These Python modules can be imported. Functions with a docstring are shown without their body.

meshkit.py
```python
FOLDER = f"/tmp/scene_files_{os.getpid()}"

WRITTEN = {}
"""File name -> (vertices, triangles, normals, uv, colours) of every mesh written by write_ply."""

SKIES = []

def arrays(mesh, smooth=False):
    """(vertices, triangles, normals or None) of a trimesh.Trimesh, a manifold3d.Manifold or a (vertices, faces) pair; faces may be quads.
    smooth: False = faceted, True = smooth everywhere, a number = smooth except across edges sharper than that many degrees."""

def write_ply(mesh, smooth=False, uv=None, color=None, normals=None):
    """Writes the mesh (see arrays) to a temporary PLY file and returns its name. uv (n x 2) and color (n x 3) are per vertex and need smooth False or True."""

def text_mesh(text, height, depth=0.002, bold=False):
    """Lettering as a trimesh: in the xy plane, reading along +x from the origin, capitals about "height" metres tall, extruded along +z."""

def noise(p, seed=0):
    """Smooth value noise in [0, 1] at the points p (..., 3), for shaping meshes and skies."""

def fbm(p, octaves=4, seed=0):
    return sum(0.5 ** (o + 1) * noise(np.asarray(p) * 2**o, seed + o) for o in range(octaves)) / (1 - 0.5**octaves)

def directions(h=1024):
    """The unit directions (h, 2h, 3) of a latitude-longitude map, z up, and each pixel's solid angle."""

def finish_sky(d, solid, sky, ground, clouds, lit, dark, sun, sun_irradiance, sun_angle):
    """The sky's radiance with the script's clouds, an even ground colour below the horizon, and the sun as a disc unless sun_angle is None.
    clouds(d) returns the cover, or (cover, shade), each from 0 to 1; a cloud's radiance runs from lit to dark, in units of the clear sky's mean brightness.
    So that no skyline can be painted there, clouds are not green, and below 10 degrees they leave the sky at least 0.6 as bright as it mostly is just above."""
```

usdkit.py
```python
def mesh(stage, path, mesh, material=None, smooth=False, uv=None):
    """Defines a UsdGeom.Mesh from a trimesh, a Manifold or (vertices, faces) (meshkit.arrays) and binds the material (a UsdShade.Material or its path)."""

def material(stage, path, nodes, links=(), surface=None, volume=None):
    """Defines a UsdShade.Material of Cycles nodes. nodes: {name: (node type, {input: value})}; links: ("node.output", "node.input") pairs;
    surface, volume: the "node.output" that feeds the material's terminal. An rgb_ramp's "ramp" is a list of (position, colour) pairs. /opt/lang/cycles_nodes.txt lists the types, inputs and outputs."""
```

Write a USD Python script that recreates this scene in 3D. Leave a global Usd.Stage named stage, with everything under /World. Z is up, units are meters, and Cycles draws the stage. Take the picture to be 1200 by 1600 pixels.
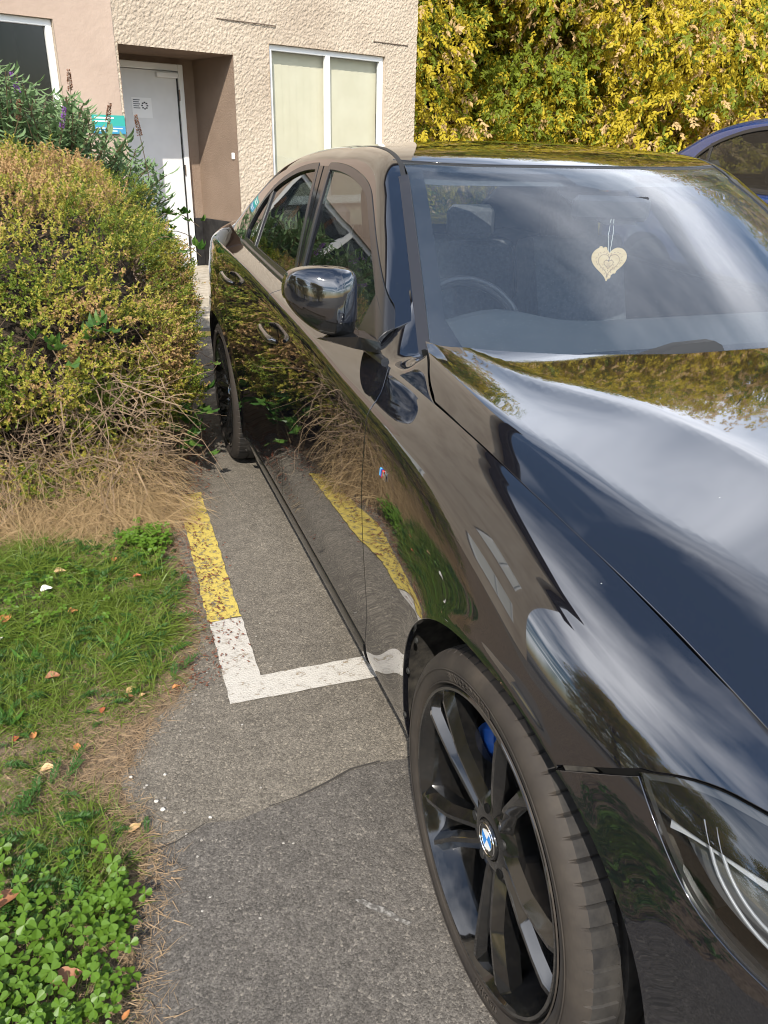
import math, random
import numpy as np, trimesh, shapely
import mapbox_earcut as earcut
from shapely.geometry import Polygon, LineString, Point, box as sbox
from scipy.interpolate import CubicSpline, Akima1DInterpolator, PchipInterpolator, RectBivariateSpline
from scipy.ndimage import gaussian_filter1d
import usdkit, meshkit
from pxr import Usd, UsdGeom, UsdLux, UsdShade, Gf, Sdf, Vt

stage = Usd.Stage.CreateInMemory()
UsdGeom.SetStageUpAxis(stage, UsdGeom.Tokens.z)
UsdGeom.SetStageMetersPerUnit(stage, 1.0)
WORLD = UsdGeom.Xform.Define(stage, '/World')
stage.SetDefaultPrim(WORLD.GetPrim())
UsdGeom.Scope.Define(stage, '/World/Looks')
PI = math.pi

# ------------------------------------------------------------------ camera
CAM = np.array([-1.3876, -0.8767, 1.4036]); YAW, PITCH, ROLL, FPX = 0.3394, 0.4317, -0.0215, 1234.4
fw = np.array([math.sin(YAW)*math.cos(PITCH), math.cos(YAW)*math.cos(PITCH), -math.sin(PITCH)])
r0 = np.array([math.cos(YAW), -math.sin(YAW), 0.]); d0 = np.cross(fw, r0)
rt = math.cos(ROLL)*r0 + math.sin(ROLL)*d0; dn = -math.sin(ROLL)*r0 + math.cos(ROLL)*d0
cam = UsdGeom.Camera.Define(stage, '/World/camera')
M4 = Gf.Matrix4d(*[float(x) for x in (*rt, 0, *(-dn), 0, *(-fw), 0, *CAM, 1)])
cam.AddTransformOp().Set(M4)
cam.CreateFocalLengthAttr(26.0); HA = 26.0*1200/FPX
cam.CreateHorizontalApertureAttr(HA); cam.CreateVerticalApertureAttr(HA*4/3)
cam.CreateClippingRangeAttr(Gf.Vec2f(0.05, 2000))
cam.CreateExposureAttr(0.40)

# ------------------------------------------------------------------ sky and sun
SUN_AZ = math.atan2(-0.36, -0.93); SUN_EL = math.radians(42)   # rotation = atan2(x, y) of the direction towards the sun
sun_dir = np.array([math.sin(SUN_AZ)*math.cos(SUN_EL), math.cos(SUN_AZ)*math.cos(SUN_EL), math.sin(SUN_EL)])
sky_mat = usdkit.material(stage, '/World/Looks/sky_look', {
    'sky': ('sky_texture', {'sky_type': 'single_scattering', 'sun_disc': False, 'sun_elevation': SUN_EL, 'sun_rotation': SUN_AZ, 'air_density': 1.5, 'aerosol_density': 0.4, 'ozone_density': 4.0}),
    'tc': ('texture_coordinate', {}),
    'sep': ('separate_xyz', {}),
    'zz': ('math', {'math_type': 'maximum', 'value2': 0.12}),
    'dx': ('math', {'math_type': 'divide'}), 'dy': ('math', {'math_type': 'divide'}),
    'cmb': ('combine_xyz', {'z': 0.0}),
    'n1': ('noise_texture', {'scale': 0.8, 'detail': 6.0, 'roughness': 0.52, 'distortion': 0.35}),
    'mp': ('mapping', {'location': (2.75, 0.5, 0.0), 'scale': (1.0, 0.8, 1.0), 'rotation': (0, 0, 0.9)}),
    'rmp': ('rgb_ramp', {'ramp': [(0.0, (0, 0, 0)), (0.43, (0.0, 0.0, 0.0)), (0.55, (0.28, 0.28, 0.28)), (0.70, (0.72, 0.72, 0.72)), (1.0, (1, 1, 1))]}),
    'lowz': ('map_range', {'from_min': 0.02, 'from_max': 0.16, 'to_min': 0.0, 'to_max': 1.0, 'clamp': True}), 'fade': ('mix_color', {'blend_type': 'multiply', 'fac': 1.0}), 'mix': ('mix_color', {'b': (27.0, 27.4, 29.0), 'use_clamp': False}),
    'bg': ('background_shader', {'strength': 0.145})},
    [('tc.generated', 'sep.vector'), ('sep.z', 'zz.value1'), ('sep.x', 'dx.value1'), ('zz.value', 'dx.value2'), ('sep.y', 'dy.value1'), ('zz.value', 'dy.value2'),
     ('dx.value', 'cmb.x'), ('dy.value', 'cmb.y'), ('cmb.vector', 'mp.vector'), ('mp.vector', 'n1.vector'), ('n1.fac', 'rmp.fac'), ('sep.z', 'lowz.value'), ('rmp.color', 'fade.a'), ('lowz.result', 'fade.b'), ('fade.result', 'mix.fac'), ('sky.color', 'mix.a'), ('mix.result', 'bg.color')],
    surface='bg.background')
dome = UsdLux.DomeLight.Define(stage, '/World/sky')
dome.CreateIntensityAttr(1.0)
UsdShade.MaterialBindingAPI.Apply(dome.GetPrim()).Bind(sky_mat)
dome.GetPrim().SetCustomDataByKey('kind', 'structure')
sun = UsdLux.DistantLight.Define(stage, '/World/sun')
sun.CreateNormalizeAttr(True); sun.CreateIntensityAttr(1.25); sun.CreateAngleAttr(0.5); sun.CreateColorAttr(Gf.Vec3f(1.0, 0.93, 0.82))
zax = sun_dir; xax = np.cross([0, 0, 1.], zax); xax /= np.linalg.norm(xax); yax = np.cross(zax, xax)
sun.AddTransformOp().Set(Gf.Matrix4d(*[float(v) for v in (*xax, 0, *yax, 0, *zax, 0, 0, 0, 50, 1)]))

# ------------------------------------------------------------------ helpers
_used = {}
def unique(path):
    if path not in _used:
        _used[path] = 0; return path
    _used[path] += 1
    return f'{path}_{_used[path]:03d}'
def tag(prim, label=None, category=None, group=None, kind=None):
    for k, v in (('label', label), ('category', category), ('group', group), ('kind', kind)):
        if v: prim.SetCustomDataByKey(k, v)
    return prim
def thing(name, label, category, loc=(0, 0, 0), rotz=0.0, group=None, scale=None):
    x = UsdGeom.Xform.Define(stage, unique('/World/' + name))
    x.AddTranslateOp().Set(Gf.Vec3d(*map(float, loc)))
    if rotz: x.AddRotateZOp().Set(math.degrees(rotz))
    if scale: x.AddScaleOp().Set(Gf.Vec3f(*map(float, scale)))
    return tag(x.GetPrim(), label, category, group)
def copy_of(src, name, label, category, loc, rotz=0.0, group=None, scale=None):
    p = thing(name, label, category, loc, rotz, group, scale)
    p.GetReferences().AddInternalReference(src.GetPath()); p.SetInstanceable(True)
    return p
def pathof(parent): return '/World' if parent is None else str(parent.GetPath())
def group_node(name, parent):
    return UsdGeom.Xform.Define(stage, unique(pathof(parent) + '/' + name)).GetPrim()
def obj(name, mesh, mat, parent=None, smooth=30, **t):
    """mesh: trimesh / (v, f) / (v, f, normals)"""
    path = unique(pathof(parent) + '/' + name)
    if isinstance(mesh, tuple) and len(mesh) == 3:
        v, f, n = mesh
        m = usdkit.mesh(stage, path, (v, f), mat, False)
        m.CreateNormalsAttr(Vt.Vec3fArray.FromNumpy(np.asarray(n, np.float32))); m.SetNormalsInterpolation('vertex')
    else:
        m = usdkit.mesh(stage, path, mesh, mat, smooth)
    return tag(m.GetPrim(), t.get('label'), t.get('category'), t.get('group'), t.get('kind'))
def cat(*ms):
    V, F, N, o = [], [], [], 0
    for m in ms:
        if len(m) == 2: raise ValueError
        V.append(m[0]); F.append(m[1] + o); N.append(m[2]); o += len(m[0])
    return np.vstack(V), np.vstack(F), np.vstack(N)
def catm(ms): return trimesh.util.concatenate(ms)
def mirror(m):
    v, f, n = m
    return v*[-1, 1, 1], f[:, ::-1], n*[-1, 1, 1]
def box(lo, hi, bev=0.0):
    lo, hi = np.minimum(lo, hi).astype(float), np.maximum(lo, hi).astype(float)
    if bev <= 0:
        b = trimesh.creation.box(hi - lo)
    else:
        pts = []
        for sx in (0, 1):
            for sy in (0, 1):
                for sz in (0, 1):
                    c = np.where([sx, sy, sz], hi, lo); s = np.where([sx, sy, sz], -1, 1)
                    for ax in range(3):
                        q = c + s*bev; q[ax] = c[ax]; pts.append(q)
        b = trimesh.convex.convex_hull(np.array(pts))
        return b
    b.apply_translation((lo + hi)/2); return b
def rot(m, axis, ang, at=(0, 0, 0)):
    m = m.copy(); m.apply_transform(trimesh.transformations.rotation_matrix(ang, axis, at)); return m
def tube(pts, rad, n=6, caps=True):
    pts = np.asarray(pts, float); k = len(pts); rad = np.broadcast_to(rad, k)
    t = np.gradient(pts, axis=0); t /= np.linalg.norm(t, axis=1)[:, None] + 1e-12
    a = np.array([0, 0, 1.]) if abs(t[0, 2]) < .9 else np.array([1., 0, 0])
    V = []
    for i in range(k):
        u = np.cross(t[i], a); u /= np.linalg.norm(u) + 1e-12; w = np.cross(t[i], u); a = np.cross(u, t[i]) if False else a
        th = np.arange(n)*2*PI/n
        V.append(pts[i] + rad[i]*(np.cos(th)[:, None]*u + np.sin(th)[:, None]*w))
    V = np.vstack(V); F = []
    for i in range(k - 1):
        for j in range(n):
            p, q = i*n + j, i*n + (j + 1) % n
            F += [[p, q, q + n], [p, q + n, p + n]]
    if caps:
        for j in range(1, n - 1):
            F += [[0, j + 1, j], [(k - 1)*n, (k - 1)*n + j, (k - 1)*n + j + 1]]
    m = trimesh.Trimesh(V, np.array(F), process=False)
    m.fix_normals() if n*k < 400 else None
    return m
def revolve(prof, n=64, axis='x'):
    """prof: (a, r) along axis; closed loop or open; returns trimesh around axis through origin"""
    prof = np.asarray(prof, float); k = len(prof); th = np.arange(n)*2*PI/n
    V = np.zeros((n, k, 3)); V[:, :, 0] = prof[:, 0]; V[:, :, 1] = prof[None, :, 1]*np.cos(th)[:, None]; V[:, :, 2] = prof[None, :, 1]*np.sin(th)[:, None]
    F = []
    for i in range(n):
        i2 = (i + 1) % n
        for j in range(k - 1):
            a, b, c, d = i*k + j, i*k + j + 1, i2*k + j + 1, i2*k + j
            F += [[a, b, c], [a, c, d]]
    return trimesh.Trimesh(V.reshape(-1, 3), np.array(F), process=False)
def smoothn(m, ang=35):
    v, f, n = meshkit.arrays(m, ang); return v, f, n

# ------------------------------------------------------------------ materials
LOOKS = {}
def look(name, nodes, links=(), surface='p.BSDF', **k):
    LOOKS[name] = usdkit.material(stage, '/World/Looks/' + name, nodes, links, surface, **k); return LOOKS[name]
def plain(name, col, rough=.5, metal=0., spec=.5, **k):
    return look(name, {'p': ('principled_bsdf', {'base_color': col, 'roughness': rough, 'metallic': metal, 'specular_ior_level': spec, **k})})
def speckled(name, c1, c2, scale, rough=.8, bump=0., bscale=None, detail=4., lo=.35, hi=.65, dist=.01, spec=.3):
    nodes = {'tc': ('geometry', {}), 'n': ('noise_texture', {'scale': scale, 'detail': detail, 'roughness': .6}),
             'r': ('rgb_ramp', {'ramp': [(lo, c1), (hi, c2)]}), 'p': ('principled_bsdf', {'roughness': rough, 'specular_ior_level': spec})}
    links = [('tc.position', 'n.vector'), ('n.fac', 'r.fac'), ('r.color', 'p.base_color')]
    if bump:
        nodes['n2'] = ('noise_texture', {'scale': bscale or scale, 'detail': 5.0, 'roughness': .6}); nodes['b'] = ('bump', {'strength': bump, 'distance': dist})
        links += [('tc.position', 'n2.vector'), ('n2.fac', 'b.height'), ('b.normal', 'p.normal')]
    return look(name, nodes, links)
def leaf_look(name, cols, trans=.3, rough=.5, spec=.3):
    n = len(cols)
    return look(name, {'g': ('geometry', {}), 'oi': ('object_info', {}),
        'r': ('rgb_ramp', {'ramp': [(i/(n - 1), c) for i, c in enumerate(cols)]}),
        'p': ('principled_bsdf', {'roughness': rough, 'specular_ior_level': spec}), 't': ('translucent_bsdf', {}), 'm': ('mix_closure', {'fac': trans})},
        [('g.random_per_island', 'r.fac'), ('r.color', 'p.base_color'), ('r.color', 't.color'), ('p.BSDF', 'm.closure1'), ('t.BSDF', 'm.closure2')], surface='m.closure')
def paint_look(name, col):
    return look(name, {'g': ('geometry', {}), 'n': ('noise_texture', {'scale': 3.0, 'detail': 6.0, 'roughness': .7}), 'r': ('map_range', {'from_min': .35, 'from_max': .8, 'to_min': .006, 'to_max': .03, 'clamp': True}),
        'v': ('voronoi_texture', {'scale': 9.0, 'randomness': 1.0}), 'vm': ('map_range', {'from_min': .009, 'from_max': .013, 'to_min': 0.0, 'to_max': 1.0, 'clamp': True}), 'vr': ('mix_color', {'a': (.42, .41, .39), 'b': col}),
        'p': ('principled_bsdf', {'base_color': col, 'roughness': .04, 'ior': 1.5, 'specular_ior_level': .5, 'coat_weight': 1.0, 'coat_ior': 1.74, 'coat_roughness': .01})},
        [('g.position', 'n.vector'), ('n.fac', 'r.value'), ('r.result', 'p.coat_roughness'), ('g.position', 'v.vector'), ('v.distance', 'vm.value'), ('vm.result', 'vr.fac'), ('vr.result', 'p.base_color')])
PAINT = paint_look('black_car_paint', (.0035, .0035, .0045))
BLUEPAINT = paint_look('blue_car_paint', (.003, .02, .10))
GLOSSBLACK = plain('gloss_black', (.006, .006, .006), .06, spec=.7)
RUBBER = plain('rubber_trim', (.012, .012, .012), .55)
PLASTIC = speckled('rough_plastic', (.012, .012, .012), (.03, .03, .028), 180, .6, .3, 400, dist=.002)
LINER = speckled('wheel_liner', (.014, .013, .012), (.05, .045, .038), 30, .85, .3, 300, dist=.002)
DARK = plain('dark_void', (.006, .006, .006), .9, spec=.1)
SATIN = plain('satin_dark_trim', (.022, .022, .025), .3, spec=.5)
CHROME = plain('chrome', (.8, .8, .8), .08, 1.0)
F0 = lambda n: ((n - 1)/(n + 1))**2
def pane_look(name, tint, ior=1.52, gcol=(1, 1, 1)):
    return look(name, {'lw': ('layer_weight', {'blend': .5}), 'pw': ('math', {'math_type': 'power', 'value2': 5.0}), 'f': ('math', {'math_type': 'multiply_add', 'value2': 1 - F0(ior), 'value3': F0(ior)}), 't': ('transparent_bsdf', {'color': tint}), 'g': ('glossy_bsdf', {'color': gcol, 'roughness': .004}), 'm': ('mix_closure', {})},
        [('lw.facing', 'pw.value1'), ('pw.value', 'f.value1'), ('f.value', 'm.fac'), ('t.BSDF', 'm.closure1'), ('g.BSDF', 'm.closure2')], surface='m.closure')
def dusty_pane(name, tint, ior):
    return look(name, {'lw': ('layer_weight', {'blend': .5}), 'pw': ('math', {'math_type': 'power', 'value2': 5.0}), 'f': ('math', {'math_type': 'multiply_add', 'value2': 1 - F0(ior), 'value3': F0(ior)}), 't': ('transparent_bsdf', {'color': tint}), 'g': ('glossy_bsdf', {'color': (1, 1, 1), 'roughness': .004}), 'm': ('mix_closure', {}),
        'gp': ('geometry', {}), 'n': ('noise_texture', {'scale': 2.2, 'detail': 7.0, 'roughness': .7}), 'n2': ('noise_texture', {'scale': 420.0, 'detail': 2.0}), 'r2': ('map_range', {'from_min': .62, 'from_max': .72, 'to_min': 0.0, 'to_max': .22, 'clamp': True}), 'r': ('map_range', {'from_min': .3, 'from_max': .8, 'to_min': .006, 'to_max': .03, 'clamp': True}), 'ad': ('math', {'math_type': 'multiply_add', 'value2': .5}),
        'd': ('diffuse_bsdf', {'color': (.52, .56, .60)}), 'm2': ('mix_closure', {})},
        [('gp.position', 'n.vector'), ('gp.position', 'n2.vector'), ('n.fac', 'r.value'), ('n2.fac', 'r2.value'), ('r2.result', 'ad.value1'), ('r.result', 'ad.value3'), ('lw.facing', 'pw.value1'), ('pw.value', 'f.value1'), ('f.value', 'm.fac'), ('t.BSDF', 'm.closure1'), ('g.BSDF', 'm.closure2'), ('ad.value', 'm2.fac'), ('m.closure', 'm2.closure1'), ('d.BSDF', 'm2.closure2')], surface='m2.closure')
WSGLASS = dusty_pane('windscreen_glass', (.72, .80, .84), 2.1)
SIDEGLASS = pane_look('side_window_glass', (.33, .36, .35), 1.62)
LENSGLASS = pane_look('headlight_lens', (.93, .95, .96), 1.75)
BUILDGLASS = pane_look('building_glass', (.93, .95, .93), 1.5)
# ------------------------------------------------------------------ car body surfaces (car frame: x=0 centre, right side x<0, y back from front axle, z up)
class Surf:
    """Smooth surface from a grid of points G[nu,nv,3]; out: a point the normals point away from."""
    def __init__(self, us, vs, G, inside):
        self.us, self.vs, self.inside = us, vs, np.asarray(inside, float)
        self.sp = [RectBivariateSpline(us, vs, G[..., k], kx=3, ky=3, s=0) for k in range(3)]
    def ev(self, u, v):
        P = np.stack([s.ev(u, v) for s in self.sp], -1)
        du = np.stack([s.ev(u, v, dx=1) for s in self.sp], -1); dv = np.stack([s.ev(u, v, dy=1) for s in self.sp], -1)
        n = np.cross(du, dv); n /= np.linalg.norm(n, axis=-1, keepdims=True) + 1e-15
        i = len(n)//2
        flip = np.sign(np.sum(n*(P - self.inside), -1)); s = 1.0 if np.sum(flip) >= 0 else -1.0
        return P, n*s, s

def dens(c, step):
    c = np.asarray(c, float); out = []
    for a, b in zip(c[:-1], c[1:]):
        k = max(1, int(np.ceil(np.abs((b - a)/step).max()))); out.append(a + (b - a)*np.arange(k)[:, None]/k)
    return np.vstack(out + [c[-1:]])

def panel(S, poly, step, lift=0.0, flange=.012, rim=True, conv=None):
    """Panel cut out of the surface S along poly (parameter plane); edges folded inwards by flange."""
    step = np.broadcast_to(np.asarray(step, float), 2)
    poly = poly.buffer(0)
    if poly.geom_type != 'Polygon': poly = max(poly.geoms, key=lambda g: g.area)
    x0, y0, x1, y1 = poly.bounds
    nx, ny = max(2, int(np.ceil((x1 - x0)/step[0]))), max(2, int(np.ceil((y1 - y0)/step[1])))
    gx, gy = np.linspace(x0, x1, nx + 1), np.linspace(y0, y1, ny + 1)
    ii, jj = [a.ravel() for a in np.meshgrid(np.arange(nx), np.arange(ny), indexing='ij')]
    cells = shapely.box(gx[ii], gy[jj], gx[ii + 1], gy[jj + 1])
    shapely.prepare(poly)
    inside = shapely.contains_properly(poly, cells); touch = shapely.intersects(poly, cells) & ~inside
    uv, F = [], []; index = {}
    def vid(p):
        k = (round(p[0], 7), round(p[1], 7))
        if k not in index: index[k] = len(uv); uv.append(p)
        return index[k]
    for i, j in zip(ii[inside], jj[inside]):
        a, b, c, d = vid((gx[i], gy[j])), vid((gx[i + 1], gy[j])), vid((gx[i + 1], gy[j + 1])), vid((gx[i], gy[j + 1]))
        F += [(a, b, c), (a, c, d)]
    for g in shapely.intersection(poly, cells[touch]):
        for q in getattr(g, 'geoms', [g]):
            if q.geom_type != 'Polygon' or q.area < 1e-12: continue
            rings = [np.array(q.exterior.coords)[:-1]] + [np.array(r.coords)[:-1] for r in q.interiors]
            allp = np.vstack(rings); ends = np.cumsum([len(r) for r in rings]).astype(np.uint32)
            t = earcut.triangulate_float64(allp, ends).reshape(-1, 3)
            ids = [vid(tuple(p)) for p in allp]
            for a, b, c in t:
                A, B, C = allp[a], allp[b], allp[c]
                cr = (B[0] - A[0])*(C[1] - A[1]) - (B[1] - A[1])*(C[0] - A[0])
                if abs(cr) < 1e-13: continue
                F.append((ids[a], ids[b], ids[c]) if cr > 0 else (ids[a], ids[c], ids[b]))
    uv = np.array(uv); F = np.array(F)
    P, N, s = S.ev(uv[:, 0], uv[:, 1]); P = P + N*lift
    if s < 0: F = F[:, ::-1]
    V, Fs, Ns = [P], [F], [N]; o = len(P)
    if rim:
        for ring in [poly.exterior] + list(poly.interiors):
            c = dens(np.array(ring.coords), step)
            ccw = ring.is_ccw
            Q, n, _ = S.ev(c[:, 0], c[:, 1]); Q = Q + n*lift
            t = np.gradient(Q, axis=0); t /= np.linalg.norm(t, axis=1)[:, None] + 1e-12
            side = np.cross(t, n)*(1 if s > 0 else -1)*(1 if ccw else -1)*(1)
            b = (n + side); b /= np.linalg.norm(b, axis=1)[:, None] + 1e-12
            Q1 = Q - n*.0022 + side*.0009; Q2 = Q - n*flange
            k = len(Q); V += [Q, Q1, Q2]; Ns += [n*.9 + side*.3, side, side]
            f = []
            for i in range(k - 1):
                for r in (0, 1):
                    a, b2, c2, d = o + r*k + i, o + r*k + i + 1, o + (r + 1)*k + i + 1, o + (r + 1)*k + i
                    f += [(a, d, c2), (a, c2, b2)]
            f = np.array(f)
            Fs.append(f if (ccw == (s > 0)) else f[:, ::-1]); o += 3*k
    N = np.vstack(Ns); N /= np.linalg.norm(N, axis=1)[:, None] + 1e-12
    return np.vstack(V), np.vstack(Fs), N

def tab(*rows): return np.array(rows, float)
def curve(t, y, x): return Akima1DInterpolator(t, y)(x)

# --- lower body side: plan curve + levels
_pl = tab((-1.44, 0, -.805), (-1.19, .25, -.795), (-.975, .46, -.765), (-.785, .64, -.70), (-.64, .755, -.61), (-.5, .825, -.49), (-.352, .868, -.35), (-.2, .893, -.2), (0, .905, 0), (.4, .906, .4), (.9, .904, .9), (1.5, .905, 1.5), (2.2, .908, 2.2),
          (2.85, .911, 2.85), (3.2, .9, 3.2), (3.45, .872, 3.45), (3.66, .815, 3.65), (3.83, .72, 3.79), (4.07, .5, 3.88), (4.32, .25, 3.905), (4.57, 0, 3.91))
US = np.arange(-1.43, 4.561, .02)
PW, PY = CubicSpline(_pl[:, 0], _pl[:, 1])(US), CubicSpline(_pl[:, 0], _pl[:, 2])(US)
PW, PY = gaussian_filter1d(PW, 2, mode='nearest'), gaussian_filter1d(PY, 2, mode='nearest')
tx, ty = np.gradient(PW, US), np.gradient(PY, US); tl = np.hypot(tx, ty); NX, NY = ty/tl, -tx/tl     # outward plan normal (w, y)
# levels: u, z, inset
LV = [
 tab((-1.44, .17, .06), (-.6, .17, .05), (-.3, .185, .055), (.4, .19, .06), (.9, .195, .058), (1.8, .195, .056), (2.5, .2, .055), (3.2, .22, .06), (3.7, .25, .07), (4.57, .27, .08)),
 tab((-1.44, .24, .02), (-.6, .24, .015), (-.3, .25, .022), (.4, .25, .036), (.9, .25, .036), (1.8, .25, .036), (2.5, .26, .032), (3.2, .30, .03), (3.7, .34, .03), (4.57, .36, .03)),
 tab((-1.44, .40, .0), (-.6, .40, .0), (-.3, .42, .012), (.4, .39, .026), (.7, .38, .036), (1.2, .38, .040), (1.8, .39, .038), (2.3, .40, .028), (2.85, .42, .01), (3.3, .44, .012), (4.57, .5, .0)),
 tab((-1.44, .53, .0), (-.6, .55, .004), (-.35, .58, .006), (0, .66, .0), (.3, .63, .004), (.7, .60, .020), (1.2, .61, .024), (1.8, .63, .022), (2.3, .66, .012), (2.85, .70, .0), (3.3, .68, .006), (4.57, .70, .0)),
 tab((-1.44, .62, .03), (-.8, .64, .028), (-.6, .665, .028), (-.35, .725, .024), (-.2, .765, .022), (0, .812, .022), (.25, .852, .017), (.5, .878, .013), (.8, .900, .013), (1.1, .928, .014), (1.6, .957, .017), (2.1, .984, .02), (2.6, 1.0, .024), (3.1, .998, .03), (3.6, .975, .04), (4.57, .96, .05)),
 tab((-1.44, .69, .13), (-.9, .71, .13), (-.65, .745, .135), (-.5, .78, .138), (-.35, .818, .138), (-.2, .851, .144), (0, .888, .139), (.2, .917, .124), (.385, .941, .11), (.6, .953, .106), (.8, .960, .102), (1.0, .964, .1), (1.5, .977, .1), (1.9, .99, .101), (2.3, 1.008, .106), (2.65, 1.022, .115), (2.9, 1.032, .125), (3.3, 1.045, .14), (3.7, 1.04, .15), (4.57, 1.03, .16)),
]
NS = 20
SS = np.linspace(0, 5, 5*NS + 1)
Z = np.stack([curve(l[:, 0], l[:, 1], US) for l in LV], 1); D = np.stack([curve(l[:, 0], l[:, 2], US) for l in LV], 1)
Z = gaussian_filter1d(Z, 3, axis=0, mode='nearest'); D = gaussian_filter1d(D, 3, axis=0, mode='nearest')
# section curves: below the crease a smooth curve, above it a bowed one; the crease itself keeps a small radius
low = Akima1DInterpolator(np.arange(5), np.stack([D[:, :5], Z[:, :5]], -1), axis=1)
s_low = SS[:4*NS + 1]; A = low(s_low)                               # nu, ns, 2
t = (SS[4*NS + 1:] - 4)
p0 = np.stack([D[:, 4], Z[:, 4]], -1)[:, None]; p1 = np.stack([D[:, 5], Z[:, 5]], -1)[:, None]
L = np.linalg.norm(p1 - p0, axis=-1, keepdims=True)
def bow(u, *pts): return np.interp(u, *np.array(pts).T)
k_up = bow(US, (-1.44, .5), (-.4, .6), (0, .75), (.3, .8), (.6, .4), (.9, .15), (2.6, .15), (3.2, .4), (4.57, .4))[:, None, None]
dir0 = (p1 - p0)/L + k_up*np.array([-.42, .42]); dir0 /= np.linalg.norm(dir0, axis=-1, keepdims=True)
dir1 = (p1 - p0)/L + k_up*np.array([.30, -.36]); dir1 /= np.linalg.norm(dir1, axis=-1, keepdims=True)
tt = t[None, :, None]
B = (2*tt**3 - 3*tt**2 + 1)*p0 + (tt**3 - 2*tt**2 + tt)*dir0*L + (-2*tt**3 + 3*tt**2)*p1 + (tt**3 - tt**2)*dir1*L
SEC = np.concatenate([A, B], 1)
sm = gaussian_filter1d(SEC, 2.2, axis=1, mode='nearest'); sm[:, :3] = SEC[:, :3]; sm[:, -3:] = SEC[:, -3:]
soft = gaussian_filter1d(sm, 7, axis=1, mode='nearest')               # the crease fades out over the front wheel arch
fade = np.clip(bow(US, (-1.44, 1), (-.1, 1), (.12, .8), (.5, 0), (3.2, 0), (3.6, .6), (4.57, .6)), 0, 1)[:, None, None]
edge = np.clip(np.minimum(np.arange(101), 100 - np.arange(101))/12., 0, 1)[None, :, None]
SEC = sm*(1 - fade*edge) + soft*fade*edge
# the flare round the front and rear wheel arches
GS = np.zeros((len(US), len(SS), 3))
flare = np.zeros((len(US), len(SS)))
for yc in (0.0, 2.851):
    rr = np.hypot(PY[:, None] - yc, SEC[..., 1] - .33)
    flare += .012*np.exp(-np.maximum(rr - .385, 0)/.03)*np.clip((1.0 - SEC[..., 1])/.3, 0, 1)
ins = SEC[..., 0] - flare
GS[..., 0] = -(PW[:, None] - ins*NX[:, None]); GS[..., 1] = PY[:, None] - ins*NY[:, None]; GS[..., 2] = SEC[..., 1]
GS = gaussian_filter1d(GS, 1.2, axis=0, mode='nearest')
SIDE = Surf(US, SS, GS, (0, 1.4, .4))
def s_of(u, z):
    """the level coordinate of height z at station u"""
    u, z = np.atleast_1d(u).astype(float), np.atleast_1d(z).astype(float); out = np.zeros(len(u))
    for i, (a, b) in enumerate(zip(u, z)):
        k = np.clip((a - US[0])/.02, 0, len(US) - 2); i0 = int(k); f = k - i0
        zz = GS[i0, :, 2]*(1 - f) + GS[i0 + 1, :, 2]*f
        out[i] = np.interp(b, np.maximum.accumulate(zz) + np.arange(101)*1e-9, SS)
    return out
def side_poly(pts):
    """polygon given in (u, z); z >= 9 means the top edge, z <= -9 the bottom edge"""
    c = dens(np.array(list(pts) + [pts[0]], float)[:, :2], .012) if True else None
    return c
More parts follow.
